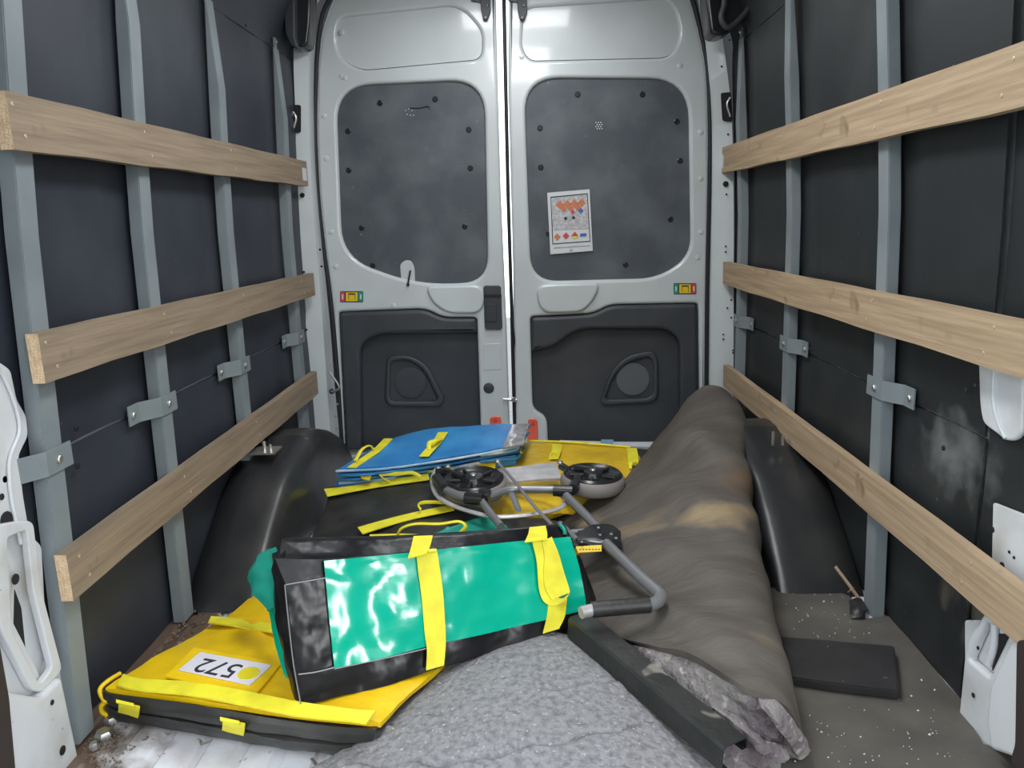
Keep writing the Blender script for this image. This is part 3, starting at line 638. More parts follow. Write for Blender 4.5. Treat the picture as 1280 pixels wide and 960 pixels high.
for px, py in ((1152,850),(1168,862),(1148,888),(1162,918),(995,760),(1030,752),(1010,770),(1139,870)): crumb(atz(px, py, .010), .0032)
tag(obj('white_crumbs', V, Fc, M['paper']), 'scattered tiny white crumbs on the rubber floor mat', 'crumbs', kind='stuff')
V = []; Fc = []
for _ in range(420):
    t = random.random(); p = atz(150+90*t+random.gauss(0,14), 835-80*t+random.gauss(0,13), .003)
    if p.x > -.94 and p.x < -.66: crumb(p, random.uniform(.002,.006))
for _ in range(200):
    p = atz(random.gauss(130,16), random.gauss(930,16), .003)
    if p.x > -.92 and p.x < -.7: crumb(p, random.uniform(.0015,.004))
tag(obj('brown_grit', V, Fc, M['dirt']), 'brown dirt and grit along the left wall beside the posts', 'dirt', kind='stuff')
# lashing ring in the rear left corner
rn = thing('lashing_ring', 'black lashing ring on its boss at the foot of the left rear pillar', 'ring', tuple(atz(402,582,.02)))
c = aty(402, 573, 3.18)
lathe('ring', c, (0,-1,0), [(.026+.004*math.cos(k*math.pi/4), .004*math.sin(k*math.pi/4)) for k in range(8)], M['gloss'], rn, 24)
lathe('boss', c+Vector((0,.012,-.004)), (0,-1,0), [(0,0),(.020,0),(.018,.012),(.010,.016),(0,.016)], M['plastic'], rn, 16)
tube('ring_stem', [c+Vector((0,.04,-.02)), c+Vector((0,0,-.02))], .006, M['steel'], rn, 6)
hk = thing('pillar_hook', 'bare metal door check hook on the left rear pillar above the lashing ring', 'hook', tuple(aty(417,470,3.2)))
tube('hook_arm', [aty(px, py, 3.2) for px, py in ((412,465),(417,472),(424,484),(420,488),(414,490))], .005, M['steel'], hk, 8)
disc('hook_base', aty(415, 489, 3.215), (0,-1,0), .012, .01, M['plastic'], hk, 12)
# hazard notice on the right leaf
nt_ = thing('hazard_notice', 'white paper hazard notice stuck to the right rear window blank', 'notice', tuple(aty(713, 318, D+.01)))
yN = D+.008
plate('sheet', [(684,241),(737,236.5),(741,313.5),(688,318)], [], 'Y', yN, .0012, M['paper'], nt_, .0002)
plate('printed_field', [(688,246),(734.5,241),(738,302),(690.5,305.5)], [(689.3,247.2),(733.5,242.4),(736.8,301),(691.8,304.2)], 'Y', yN-.0012, .0006, M['ink'], nt_, .0001) if False else None
plate('frame_line', [(688,246),(734.5,241.5),(738,302),(690.5,305.5)], [[(689,247.2),(733.6,242.8),(737,301),(691.6,304.3)]], 'Y', yN-.0012, .0006, M['ink'], nt_, .0001)
plate('upper_print', [(689.6,247.8),(733.2,243.4),(736,286),(690.8,288)], [], 'Y', yN-.0010, .0005, M['paperg'], nt_, .0001)
def diamond(cx, cy, r, m): plate('diamond', [(cx-r,cy),(cx,cy-r*1.05),(cx+r,cy),(cx,cy+r*1.05)], [], 'Y', yN-.0022, .0008, m, nt_, .0001)
for k in range(4): diamond(700+9*k, 256-.8*k, 5.2, M['orange'])
for k in range(3): diamond(704.5+9*k, 261-.8*k, 4, M['orange'])
diamond(716,265,3,M['red']); diamond(726,263.5,3.6,M['bluep']); diamond(707,273,2.4,M['ink']); diamond(717,272,2.4,M['ink'])
diamond(696.5,296,4.2,M['orange']); diamond(707.5,294.8,4.2,M['red'])
plate('triangle', [(714,295),(718.5,289.5),(723,294.5)], [], 'Y', yN-.0022, .0008, M['red'], nt_, .0001)
plate('yellow_mark', [(714,295.6),(723,295.1),(719,299)], [], 'Y', yN-.0022, .0008, M['dot'], nt_, .0001)
plate('blue_mark', [(725,292),(733,291.4),(733.3,295),(725.3,295.8)], [], 'Y', yN-.0022, .0008, M['bluep'], nt_, .0001)
plate('footer_line', [(692,309),(737,306),(737,307),(692,310)], [], 'Y', yN-.0022, .0008, M['paperg'], nt_, .0001)
plate('footer_mark', [(712,310),(715.5,309.8),(715.7,314),(712.2,314.2)], [], 'Y', yN-.0022, .0008, M['paperg'], nt_, .0001)

# ================================================================== ROLLED FLOORING
rt = thing('rolled_flooring', 'thick grey-brown rubber flooring folded over itself, felt lining showing at its open end', 'flooring roll', tuple(atz(860,820,0)))
rows = [
 [(852,512,.20),(862,500,.30),(885,487,.345),(912,493,.335),(930,514,.29),(926,562,.20)],
 [(812,560,.15),(832,545,.25),(868,537,.315),(903,540,.32),(932,556,.28),(930,604,.17)],
 [(770,604,.10),(800,592,.18),(850,588,.255),(900,590,.275),(938,602,.24),(934,655,.11)],
 [(700,645,.06),(745,630,.135),(820,638,.20),(888,642,.235),(943,648,.21),(942,704,.05)],
 [(688,705,.05),(740,690,.115),(820,700,.17),(898,712,.20),(956,716,.17),(957,776,.02)],
 [(690,765,.05),(760,748,.125),(838,768,.17),(918,788,.19),(974,788,.15),(975,850,.01)],
 [(735,786,.07),(797,803,.145),(860,819,.175),(930,858,.185),(985,884,.14),(1010,938,.015)]]
def folds(u, v, p): return .015*math.sin(v*30+math.sin(u*4+.5)*2.0)*math.sin(math.pi*min(1, max(0, u)))*(1-v*.6)*(.5+.5*abs(fbm(p,3,4))+.3)
patch('rubber_face', [[atz(*q) for q in r] for r in rows], M['matroll'], rt, nu=9, nv=9, thick=.010, wr=.010, ws=4, extra=folds)
fr = [
 [(742,790,.055),(797,808,.130),(858,824,.160),(928,862,.170),(982,888,.128),(1009,936,.024)],
 [(748,800,.045),(800,826,.115),(858,846,.135),(918,884,.125),(965,915,.09),(1000,945,.02)],
 [(765,825,.03),(815,862,.08),(868,886,.10),(915,910,.09),(955,930,.06),(985,948,.015)],
 [(790,860,.02),(830,890,.05),(872,915,.06),(912,934,.05),(948,950,.03),(975,962,.012)],
 [(815,960,.012),(848,965,.012),(880,970,.012),(910,975,.012),(945,975,.012),(972,972,.010)]]
patch('felt_lining', [[atz(*q) for q in r] for r in fr], M['feltp'], rt, nu=8, nv=8, thick=.012, wr=.014, ws=14, seed=3)
patch('felt_fold', [[atz(950,862,.165), atz(975,880,.155), atz(1000,912,.09), atz(1012,938,.03)], [atz(948,872,.165), atz(968,893,.150), atz(992,922,.09), atz(1006,944,.03)], [atz(952,884,.155), atz(968,904,.130), atz(988,930,.08), atz(1000,948,.03)]], M['feltp'], rt, nu=6, nv=4, thick=.012, wr=.006, ws=20, seed=5)
patch('felt_fold', [[atz(885,872,.145), atz(915,893,.13), atz(950,918,.10), atz(985,936,.05)], [atz(893,886,.145), atz(923,908,.13), atz(955,932,.09), atz(985,946,.045)], [atz(895,900,.12), atz(925,922,.10), atz(955,944,.07), atz(980,952,.035)]], M['feltp'], rt, nu=6, nv=4, thick=.012, wr=.008, ws=18, seed=6)

# ================================================================== FELT SHEET (foreground)
fs = [
 [(520,862,.05),(575,812,.09),(625,792,.11),(680,788,.12),(730,800,.10),(790,830,.07)],
 [(470,905,.05),(545,860,.09),(620,830,.12),(700,825,.125),(770,845,.11),(840,890,.075)],
 [(420,942,.04),(510,905,.08),(610,880,.12),(710,875,.125),(800,890,.11),(890,930,.07)],
 [(380,968,.03),(480,945,.07),(600,930,.11),(720,925,.12),(830,940,.105),(930,985,.06)],
 [(330,1030,.02),(450,1020,.06),(600,1010,.09),(740,1010,.10),(860,1020,.09),(990,1060,.04)]]
CREASE = [[atz(*q) for q in c] for c in ([(440,912,.07),(485,892,.09),(560,878,.12),(640,868,.12)], [(545,858,.09),(600,828,.11),(650,822,.12),(715,812,.12)], [(660,866,.12),(710,862,.12),(770,850,.11)], [(560,955,.10),(650,940,.11),(730,922,.12),(818,900,.11)], [(420,955,.05),(520,950,.09),(600,958,.10)])]
def plies(u, v, p):
    d = 0
    for c in CREASE:
        for a_, b_ in zip(c, c[1:]):
            ax, ay = a_.x, a_.y; dx, dy = b_.x-ax, b_.y-ay; L = math.hypot(dx, dy)
            t = ((p.x-ax)*dx+(p.y-ay)*dy)/L/L
            if -.02 < t < 1.02:
                n_ = (-(p.x-ax)*dy+(p.y-ay)*dx)/L+.006*math.sin(p.x*60)
                d += -.007*math.exp(-(n_/.006)**2)+(.007*math.exp(-((n_+.006)/.03)) if n_ < 0 and n_ > -.09 and False else 0)+(.006*math.exp(n_/.03) if n_ < 0 else 0)
    return d
fo = patch('felt_sheet', [[atz(*q) for q in r] for r in fs], M['felt'], None, nu=26, nv=30, thick=.015, wr=.0025, ws=5, seed=1, extra=plies)
tag(fo, 'speckled grey recycled felt sheet humped up in the foreground under the channel', 'felt sheet')
# ================================================================== STEEL CHANNEL
ct = thing('steel_channel', 'long black steel channel lying across the felt, open end toward the camera', 'channel', tuple(atz(905,945,.12)))
A = atz(724,768,.160); B = atz(920,928,.150)
t = (B-A).normalized(); u = t.cross(Vector((0,0,1))).normalized(); v = u.cross(t)
if v.z < 0: v = -v
if u.x < 0: u = -u
w, hh, th = .027, .045, .003
# open profile: left lip, left web, crowned top, right web, right return lip
pr_ = [(-w+.010,-hh),(-w-.004,-hh),(-w-.001,-.004),(-w+.004,.001),(-.002,.0015),(w-.004,.001),(w,-.004),(w,-.020),(w-.010,-.020)]
nn = len(pr_); cen = Vector((0, -hh/2))
def inner(p):
    d = Vector(p)-cen; return (p[0]-d.x/d.length*th*1.0, p[1]-d.y/d.length*th)
ring = pr_+[inner(p) for p in reversed(pr_)]
V = []; K = 10
for k in range(K+1):
    P0 = A.lerp(B, k/K)
    for x_, y_ in ring: V.append(P0+u*x_+v*y_)
m2 = len(ring)
Fc = [(k*m2+i, k*m2+(i+1) % m2, (k+1)*m2+(i+1) % m2, (k+1)*m2+i) for k in range(K) for i in range(m2)]
for k in (0, K): Fc += [(k*m2+i, k*m2+i+1, k*m2+m2-2-i, k*m2+m2-1-i) for i in range(nn-1)]
sharp(obj('channel_section', V, Fc, M['channel'], ct), 30)

# ================================================================== YELLOW FOLDED BAG, front left
yb = thing('yellow_folded_bag', 'yellow folded tarpaulin bag with a white number card, flat on the floor at left', 'bag', tuple(atz(300,880,0)))
yr = [
 [(132,862,.085),(200,868,.092),(280,880,.100),(370,893,.105),(440,900,.105),(476,902,.10)],
 [(155,845,.085),(215,852,.095),(290,862,.105),(370,876,.11),(450,886,.11),(505,872,.10)],
 [(203,814,.07),(255,824,.09),(320,835,.10),(400,846,.11),(470,850,.11),(545,838,.10)],
 [(252,789,.045),(292,793,.075),(350,797,.09),(420,800,.10),(490,800,.10),(580,800,.09)],
 [(298,759,.03),(330,755,.05),(370,755,.06),(430,760,.07),(500,765,.07),(590,775,.07)],
 [(322,732,.02),(350,732,.03),(390,735,.03),(450,740,.04),(510,748,.04),(595,760,.04)]]
yrow = [[atz(*q) for q in r] for r in yr]
patch('top_panel', yrow, M['yellow'], yb, nu=8, nv=8, thick=.012, wr=.006, ws=7, seed=2, ridge=.006)
# webbing band along the front edge and across the back
def on_y(px, py, off=.004):
    # height of the sheet under a pixel: walk the control rows
    best = None
    for r in yr:
        for q in r:
            d = (q[0]-px)**2+(q[1]-py)**2+60
            best = (best[0]+q[2]/d**1.5, best[1]+1/d**1.5) if best else (q[2]/d**1.5, 1/d**1.5)
    return atz(px, py, best[0]/best[1]+off)
def bandpatch(name, pa, pb, m, parent, th=.004, f=on_y, off=.007, **k):
    return patch(name, [[f(px, py, off) for px, py in pa], [f((x0+x1)/2, (y0_+y1_)/2, off) for (x0, y0_), (x1, y1_) in zip(pa, pb)], [f(px, py, off) for px, py in pb]], m, parent, nu=6, nv=2, thick=th, **k)
bandpatch('edge_band', [(154,842),(175,848),(240,852),(300,862),(370,876),(440,886),(470,888)], [(146,856),(172,862),(235,868),(300,880),(370,894),(430,900),(458,903)], M['web'], yb, off=.016)
bandpatch('cross_band', [(264,770),(290,772),(320,776),(345,780)], [(260,778),(288,781),(320,787),(347,791)], M['web'], yb, off=.010)
bandpatch('stitched_seam', [(352,878),(395,884),(440,889)], [(352,880),(395,886),(440,891)], M['yellowb'], yb, off=.022) if False else None
# folded black edges under the yellow panel
def fold(name, pts, r, m, par, flat_=.75): return tube(name, [atz(*q) for q in pts], r, m, par, 12, flat=flat_)
patch('black_fold', [[atz(128,864,.085), atz(145,868,.082), atz(240,880,.088), atz(340,898,.092), atz(420,908,.092), atz(470,912,.09)],
                     [atz(129,871,.072), atz(146,877,.070), atz(240,892,.074), atz(340,909,.078), atz(420,918,.078), atz(468,920,.076)],
                     [atz(132,877,.058), atz(150,886,.055), atz(240,900,.058), atz(340,917,.060), atz(420,928,.060), atz(466,928,.060)]], M['blackt'], yb, nu=6, nv=4, thick=.02, wr=.004, ws=16)
patch('black_fold', [[atz(131,881,.050), atz(150,890,.048), atz(240,904,.050), atz(330,921,.050), atz(400,930,.050), atz(455,936,.050)],
                     [atz(132,888,.036), atz(150,897,.034), atz(240,911,.034), atz(330,927,.034), atz(400,937,.034), atz(452,942,.034)],
                     [atz(136,893,.018), atz(155,903,.014), atz(240,917,.014), atz(330,932,.014), atz(400,941,.014), atz(448,948,.014)]], M['blackt'], yb, nu=6, nv=4, thick=.02, wr=.004, ws=16, seed=4)
tube('yellow_piping', [atz(150,842,.088), atz(134,852,.09), atz(125,862,.082), atz(129,873,.065), atz(134,878,.058)], .005, M['yellow'], yb, 8)
tube('yellow_piping', [atz(136,876,.055), atz(127,882,.045), atz(128,890,.028), atz(134,894,.018)], .005, M['yellow'], yb, 8)
for (x0, y0_), (x1, y1_), z0, z1 in (((148,878),(173,884),.070,.020), ((278,900),(305,906),.074,.022)):
    dx = x1-x0; dy = y1_-y0_
    patch('webbing_tab', [[atz(x0, y0_, z0+.010), atz(x1, y1_, z0+.010)], [atz(x0, y0_+6, (z0+z1)/2+.022), atz(x1, y1_+6, (z0+z1)/2+.022)], [atz(x0-1, y0_+16, z1+.012), atz(x1-1, y1_+16, z1+.012)]], M['web'], yb, nu=3, nv=4, thick=.004)
    patch('webbing_tab', [[atz(x0-3, y0_-4, z0+.018), atz(x1-6, y1_-5, z0+.018)], [atz(x0-3, y0_, z0+.016), atz(x1-6, y1_-1, z0+.016)]], M['web'], yb, nu=3, nv=3, thick=.004)
# number card: a plane fitted to the sheet under it
c0, c1, c2, c3 = (250.5,816), (339.8,832.2), (312.3,857.5), (223,838.5)
off = .014
Pq = [on_y(*q, off) for q in (c0, c1, c2, c3)]
nrm = (Pq[1]-Pq[0]).cross(Pq[3]-Pq[0]).normalized(); nrm = nrm if nrm.z > 0 else -nrm
cen = sum(Pq, Vector())/4
Q = [onplane(*q, cen, nrm) for q in (c0, c1, c2, c3)]
def card_piece(name, P, o0, o1, m, par):
    k = len(P); V = [p+nrm*o0 for p in P]+[p+nrm*o1 for p in P]
    return obj(name, V, [tuple(range(k)), tuple(range(k, 2*k))]+[(i, (i+1) % k, k+(i+1) % k, k+i) for i in range(k)], m, par)
poc = card_piece('clear_pocket', [onplane(*q, cen, nrm) for q in ((243,809),(352,829),(318,868),(206,845))], -.004, 0, M['yellow'], yb)
crd = card_piece('number_card', Q, .001, .002, M['card'], poc)
xr = (Q[0]-Q[1]); L_ = xr.length; xr = xr.normalized(); yr2 = nrm.cross(xr); yr2 = yr2 if yr2.dot(Q[2]-Q[1]) < 0 else yr2
# reading direction runs right to left in the picture, digit tops toward the camera
upv = (Q[3]-Q[0]); H_ = upv.length
shear = Matrix((( *( (Q[0]-Q[1]).normalized()), 0), (*(-(upv).normalized()), 0), (*nrm, 0), (0,0,0,1))).transposed()
ux = (Q[0]-Q[1]).normalized(); uy = (upv).normalized(); m4 = Matrix((( ux.x, uy.x, nrm.x, 0), (ux.y, uy.y, nrm.y, 0), (ux.z, uy.z, nrm.z, 0), (0,0,0,1)))
tc_ = onplane(273, 835.5, cen, nrm)+nrm*.0025
text('number_print', '572', M['ink'], crd, H_*.98, Matrix.Translation(tc_) @ m4)
dc = onplane(311, 843, cen, nrm)
card_piece('yellow_dot', [dc+ux*(H_*.31*math.cos(k*math.pi/14))+uy*(H_*.31*math.sin(k*math.pi/14)) for k in range(28)], .002, .003, M['dot'], crd)

# ================================================================== GREEN AND BLACK BAG
gb = thing('green_folded_bag', 'shiny green and black folded vinyl bag with two yellow straps, lying on top in front', 'bag', tuple(atz(540,838,.07)))
BL = atz(375,883,.115); BR = atz(735,775,.125); TR = atz(716,672,.30)
gn = (BR-BL).cross(TR-BL).normalized()
if gn.dot(EYE-BL) < 0: gn = -gn
G = lambda px, py, off=0: onplane(px, py, BL, gn, off)
rings = []
for fb, fl, ft, bt in (((375,883),(357,731),(344,698),(352,674)), ((420,872),(409,721),(402,699),(408,673)), ((480,858),(470,712),(465,694),(470,672)), ((540,838),(530,703),(528,688),(530,669)), ((600,820),(595,693),(594,682),(596,665)), ((660,800),(655,684),(655,676),(655,661)), ((733,776),(717,680),(714,672),(703,655))):
    B0 = G(*fb); B1 = G(*fl); B2 = G(*ft, -.004); n2 = atz(*bt, max(.10, B2.z-.004))
    # the back sheet leans behind and lands on the goods below
    gap = Vector((.03, .10, 0)); B3 = n2; B4 = B0+gap+Vector((0,0,.0)); mid = (B2+B3)/2-Vector((0,0,.018))
    rings.append([B0, B0.lerp(B1,.35)+gn*.004, B0.lerp(B1,.7)+gn*.004, B1, B2, mid, B3, B3+Vector((.005,.028,-.008)), (B3+B4)/2+Vector((.01,.05,-.02)), B4])
V = []; Fc = []
cols = [spline([r[k] for r in rings], 8) for k in range(len(rings[0]))]
K = len(cols); n = len(cols[0])
sec = []
for i in range(n):
    loop = [cols[k][i] for k in range(K)]; loop2 = []
    for k in range(K):
        for s_ in range(4): loop2.append(loop[k].lerp(loop[(k+1) % K], s_/4))
    sec.append(loop2)
K2 = len(sec[0])
for i, s_ in enumerate(sec):
    for p in s_:
        amp = .006*(1-i/n*.6); V.append(p+gn*amp*(fbm(p, 11, 5)-.1))
for i in range(n-1):
    for k in range(K2): Fc.append((i*K2+k, i*K2+(k+1) % K2, (i+1)*K2+(k+1) % K2, (i+1)*K2+k))
Fc += [tuple(range(K2)), tuple((n-1)*K2+k for k in range(K2))]
sharp(obj('black_body', V, Fc, M['blackv'], gb), 40)
def gp(name, R, off, m, th=.003, wr=.002, ws=12, nu=6, nv=6, **k): return patch(name, [[G(px, py, off) for px, py in r] for r in R], m, gb, nu=nu, nv=nv, thick=th, wr=wr, ws=ws, seed=5, **k)
gp('green_panel', [
 [(405,701),(470,695),(530,689),(594,682),(655,676),(713,671)],
 [(407,722),(471,714),(532,706),(596,698),(658,690),(719,690)],
 [(412,778),(474,767),(536,755),(600,742),(662,728),(727,720)],
 [(418,835),(480,822),(540,807),(604,793),(668,778),(733,762)]], .011, M['green'], .006, .005, 9, 8, 8)
# stitched seams on the black end
for P in (((357,731),(380,727),(409,722)), ((373,843),(395,840),(419,834)), ((356,731),(360,770),(367,830),(376,880)), ((418,836),(480,823),(540,809))): tube('stitched_seam', [G(px, py, .010) for px, py in P], .0014, M['tgrey'], gb, 6)
# gusset folded at the left end: grey side, green folds
E0 = lambda px, py, z: atz(px, py, z)
patch('side_gusset', [[E0(344,698,.27), E0(357,731,.25), E0(366,800,.18), E0(376,882,.115)], [E0(340,712,.255), E0(346,745,.23), E0(356,812,.16), E0(372,878,.11)], [E0(345,722,.24), E0(342,755,.21), E0(352,815,.15), E0(366,868,.105)]], M['blackv'], gb, nu=6, nv=4, thick=.004, wr=.004, ws=16)
patch('green_fold', [[E0(346,686,.27), E0(338,692,.27), E0(345,722,.245), E0(352,738,.23)], [E0(330,690,.255), E0(322,705,.25), E0(330,730,.225), E0(344,752,.215)], [E0(316,700,.235), E0(311,722,.22), E0(318,742,.205), E0(334,764,.195)]], M['greend'], gb, nu=6, nv=5, thick=.006, wr=.016, ws=12, seed=3)
patch('green_fold', [[E0(341,760,.185), E0(348,790,.16), E0(355,820,.13), E0(361,846,.11)], [E0(337,765,.17), E0(341,795,.145), E0(349,826,.12), E0(359,852,.105)]], M['green'], gb, nu=6, nv=4, thick=.004, wr=.003, ws=16)
# straps
TL_, TR_ = rings[1][4], rings[5][4]; tn = (TR_-TL_).cross(rings[1][6]-TL_).normalized(); tn = tn if tn.dot(EYE-TL_) > 0 else -tn
T = lambda px, py, off=0: onplane(px, py, TL_, tn, off)
def strap(R, off=.018, name='yellow_strap', th=.0025, wr=.0015, nu=4, nv=6): return gp(name, R, off, M['web'], th, wr, 20, nu, nv)
strap([[(521,693),(546,688)], [(523,715),(550,712)], [(527,744),(554,742)], [(531,790),(557,787)], [(534,812),(557,808)], [(533,838),(555,832)]])
patch('yellow_strap', [[T(517,670,.012), T(541,669,.012)], [T(514,683,.012), T(538,681,.012)], [T(510,697,.012), T(533,692,.012)]], M['web'], gb, nu=3, nv=4, thick=.0025)
tube('strap_fold', [G(512,695,.016), G(522,690,.022), G(545,688,.020)], .004, M['web'], gb, 8)
strap([[(664,672),(680,671)], [(671,700),(683,700)], [(674,735),(684,730)], [(680,752),(692,742)], [(692,757),(702,748)], [(706,752),(712,742)]], .022, 'handle_loop')
strap([[(678,677),(690,671)], [(681,697),(699,694)], [(680,715),(704,712)], [(682,735),(712,738)], [(690,750),(709,742)]], .026, 'handle_loop')
strap([[(686,752),(709,748)], [(684,770),(706,770)], [(679,792),(699,786)]], .016)
patch('yellow_strap', [[T(662,659,.012), T(682,657,.012)], [T(660,668,.012), T(684,666,.012)], [T(656,677,.012), T(684,674,.012)]], M['web'], gb, nu=3, nv=4, thick=.0025)
tube('green_binding', [atz(700,656,.30), atz(705,662,.295), atz(706,668,.285)], .005, M['greend'], gb, 8)
patch('end_gusset', [[G(733,762,.0), G(727,778,.0)], [atz(722,772,.14), atz(718,785,.12)]], M['greend'], gb, nu=3, nv=3, thick=.004)

# ================================================================== BLACK TOTE behind, yellow handles
bt_ = thing('black_tote_bag', 'black tarpaulin bag with yellow handles lying flat behind the green bag', 'bag', tuple(atz(520,650,0)))
br = [[(410,610,.11),(460,602,.12),(510,594,.125),(560,590,.12),(596,592,.11)],
      [(408,628,.105),(460,620,.12),(510,612,.13),(560,608,.125),(610,612,.11)],
      [(400,650,.09),(465,640,.115),(535,630,.13),(580,630,.125),(620,640,.10)],
      [(390,672,.07),(455,668,.10),(540,660,.12),(630,655,.11),(705,656,.09)],
      [(385,700,.05),(450,700,.08),(540,700,.09),(640,700,.09),(735,705,.08)]]
patch('black_panel', [[atz(*q) for q in r] for r in br], M['blackt'], bt_, nu=7, nv=7, thick=.03, wr=.008, ws=8, seed=7)
def zb(pts, th=.003, name='yellow_handle', nv=3, sub=5, m='web'):
    return patch(name, [[atz(px, py, z) for px, py, z in r] for r in pts], M[m], bt_, nu=sub, nv=nv, thick=th)
zb([[(405,611,.122),(440,607,.128),(480,600,.135),(535,592,.140)], [(409,620,.122),(440,614,.128),(480,607,.135),(537,599,.140)]], name='yellow_webbing')
tube('yellow_handle', [atz(487,602,.142), atz(478,597,.160), atz(477,593,.165), atz(500,592,.165), atz(515,591,.165), atz(526,596,.150)], .0065, M['web'], bt_, 6, flat=.4)
zb([[(447,659,.115),(475,651,.122),(510,642,.130),(565,630,.142)], [(453,667,.115),(478,659,.122),(513,649,.130),(568,637,.142)]], name='yellow_webbing')
tube('yellow_handle', [atz(526,637,.145), atz(523,631,.160), atz(530,628,.162), atz(550,628,.160), atz(575,630,.150)], .0065, M['web'], bt_, 6, flat=.4)
gt = patch('green_insert', [[atz(560,660,.135), atz(590,650,.135), atz(612,646,.135), atz(632,656,.135)], [atz(540,668,.13), atz(570,668,.13), atz(600,668,.13), atz(640,665,.13)]], M['greend'], bt_, nu=5, nv=5, thick=.006, wr=.004)
tube('yellow_handle', [atz(497,668,.14), atz(503,660,.16), atz(520,655,.17), atz(550,655,.17), atz(573,652,.17), atz(582,658,.16), atz(574,668,.14)], .0085, M['web'], bt_, 8, flat=.5)
zb([[(462,668,.118),(500,667,.125),(560,668,.13),(640,663,.135)], [(462,672,.118),(500,671,.125),(560,672,.13),(640,667,.135)]], name='yellow_webbing')

# ================================================================== BLUE BAGS
def slab(parent, R, m, th, nm, seed=0, wr=.004, ws=6, nu=6, nv=6, me=None): return patch(nm, [[atz(*q) for q in r] for r in R], m, parent, nu=nu, nv=nv, thick=th, wr=wr, ws=ws, seed=seed)
bl = thing('blue_folded_bag', 'upper blue folded tarpaulin bag with yellow webbing and a grubby clear pocket', 'bag', tuple(atz(540,580,.17)))
top = [[(420,588,.180),(480,583,.190),(540,575,.195),(600,565,.200),(650,556,.200)],
       [(446,572,.190),(500,566,.200),(555,559,.205),(608,551,.210),(655,544,.208)],
       [(472,557,.200),(520,549,.210),(568,544,.215),(615,538,.218),(660,535,.215)],
       [(495,546,.200),(535,537,.212),(580,533,.218),(620,530,.220),(664,529,.215)]]
slab(bl, top, M['blue'], .006, 'top_panel', 1)
slab(bl, [[(420,594,.165),(480,590,.170),(540,582,.172),(600,572,.172),(650,563,.170)], [(446,577,.165),(500,572,.17),(555,565,.172),(608,557,.172),(655,550,.17)], [(495,552,.165),(535,545,.17),(580,541,.17),(620,538,.17),(662,538,.17)]], M['blue'], .008, 'folded_layer', 2)
tube('pale_hem', [atz(*q) for q in ((420,589,.183),(480,586,.190),(540,578,.196),(600,568,.202),(648,558,.204))], .0045, M['bluee'], bl, 8)
tube('pale_hem', [atz(*q) for q in ((422,594,.165),(450,594,.17),(495,589,.172))], .0045, M['blue'], bl, 8)
tube('folded_edge', [atz(*q) for q in ((600,569,.190),(630,565,.188),(646,561,.188),(648,556,.20))], .006, M['bluee'], bl, 8)
slab(bl, [[(628,560,.212),(640,558,.212),(654,556,.212)], [(634,545,.218),(646,543,.218),(658,541,.218)], [(640,531,.224),(650,530,.224),(662,530,.222)]], M['clear'], .003, 'clear_pocket', 3, .003, 20, 3, 5)
def band(parent, P, w0, name='yellow_webbing', z=.006, m='web'):
    rows_ = [[atz(px, py, zz+z), atz(px+w0, py+(.0), zz+z)] for px, py, zz in P]
    return patch(name, rows_, M[m], parent, nu=3, nv=5, thick=.003)
band(bl, [(434,584,.184),(450,573,.190),(465,563,.196),(480,548,.202)], 11, m='web')
band(bl, [(524,570,.200),(532,561,.206),(541,551,.212),(548,540,.216)], 12, m='web')
tube('webbing_loop', [atz(444,576,.20), atz(452,562,.225), atz(462,557,.225), atz(467,562,.205)], .007, M['web'], bl, 6, flat=.4)
tube('webbing_loop', [atz(536,562,.212), atz(537,553,.235), atz(546,550,.235), atz(552,548,.222)], .008, M['web'], bl, 6, flat=.4)
b2 = thing('blue_folded_bag', 'lower blue folded tarpaulin bag with layered pale hems under the upper blue one', 'bag', tuple(atz(540,600,.10)))
slab(b2, [[(420,603,.130),(480,598,.140),(540,590,.142),(600,580,.145),(645,574,.145)], [(446,588,.13),(500,582,.14),(555,574,.14),(608,565,.14),(650,560,.14)], [(480,572,.13),(520,566,.14),(568,560,.14),(615,552,.14),(655,548,.14)]], M['blue'], .02, 'lower_panel', 4)
tube('pale_hem', [atz(*q) for q in ((424,604,.125),(480,599,.138),(510,592,.140),(560,586,.145),(612,576,.150),(645,571,.152))], .007, M['bluee'], b2, 8)
tube('folded_edge', [atz(*q) for q in ((600,577,.155),(630,574,.155),(646,572,.152),(649,566,.157),(640,563,.160))], .007, M['blue'], b2, 8)
tube('yellow_edge', [atz(*q) for q in ((603,567,.168),(625,564,.170),(645,562,.168),(652,566,.160))], .005, M['web'], b2, 8)
tube('pale_hem', [atz(*q) for q in ((424,600,.145),(455,598,.150),(500,591,.152))], .005, M['blue'], b2, 8)
patch('yellow_tab', [[atz(449,592,.168), atz(466,590,.168)], [atz(452,598,.160), atz(462,600,.158)]], M['yelp'], b2, nu=3, nv=3, thick=.003)
patch('yellow_tab', [[atz(548,588,.150), atz(560,583,.15), atz(567,587,.15)], [atz(530,590,.145), atz(555,590,.145), atz(566,589,.145)]], M['web'], b2, nu=3, nv=3, thick=.003)

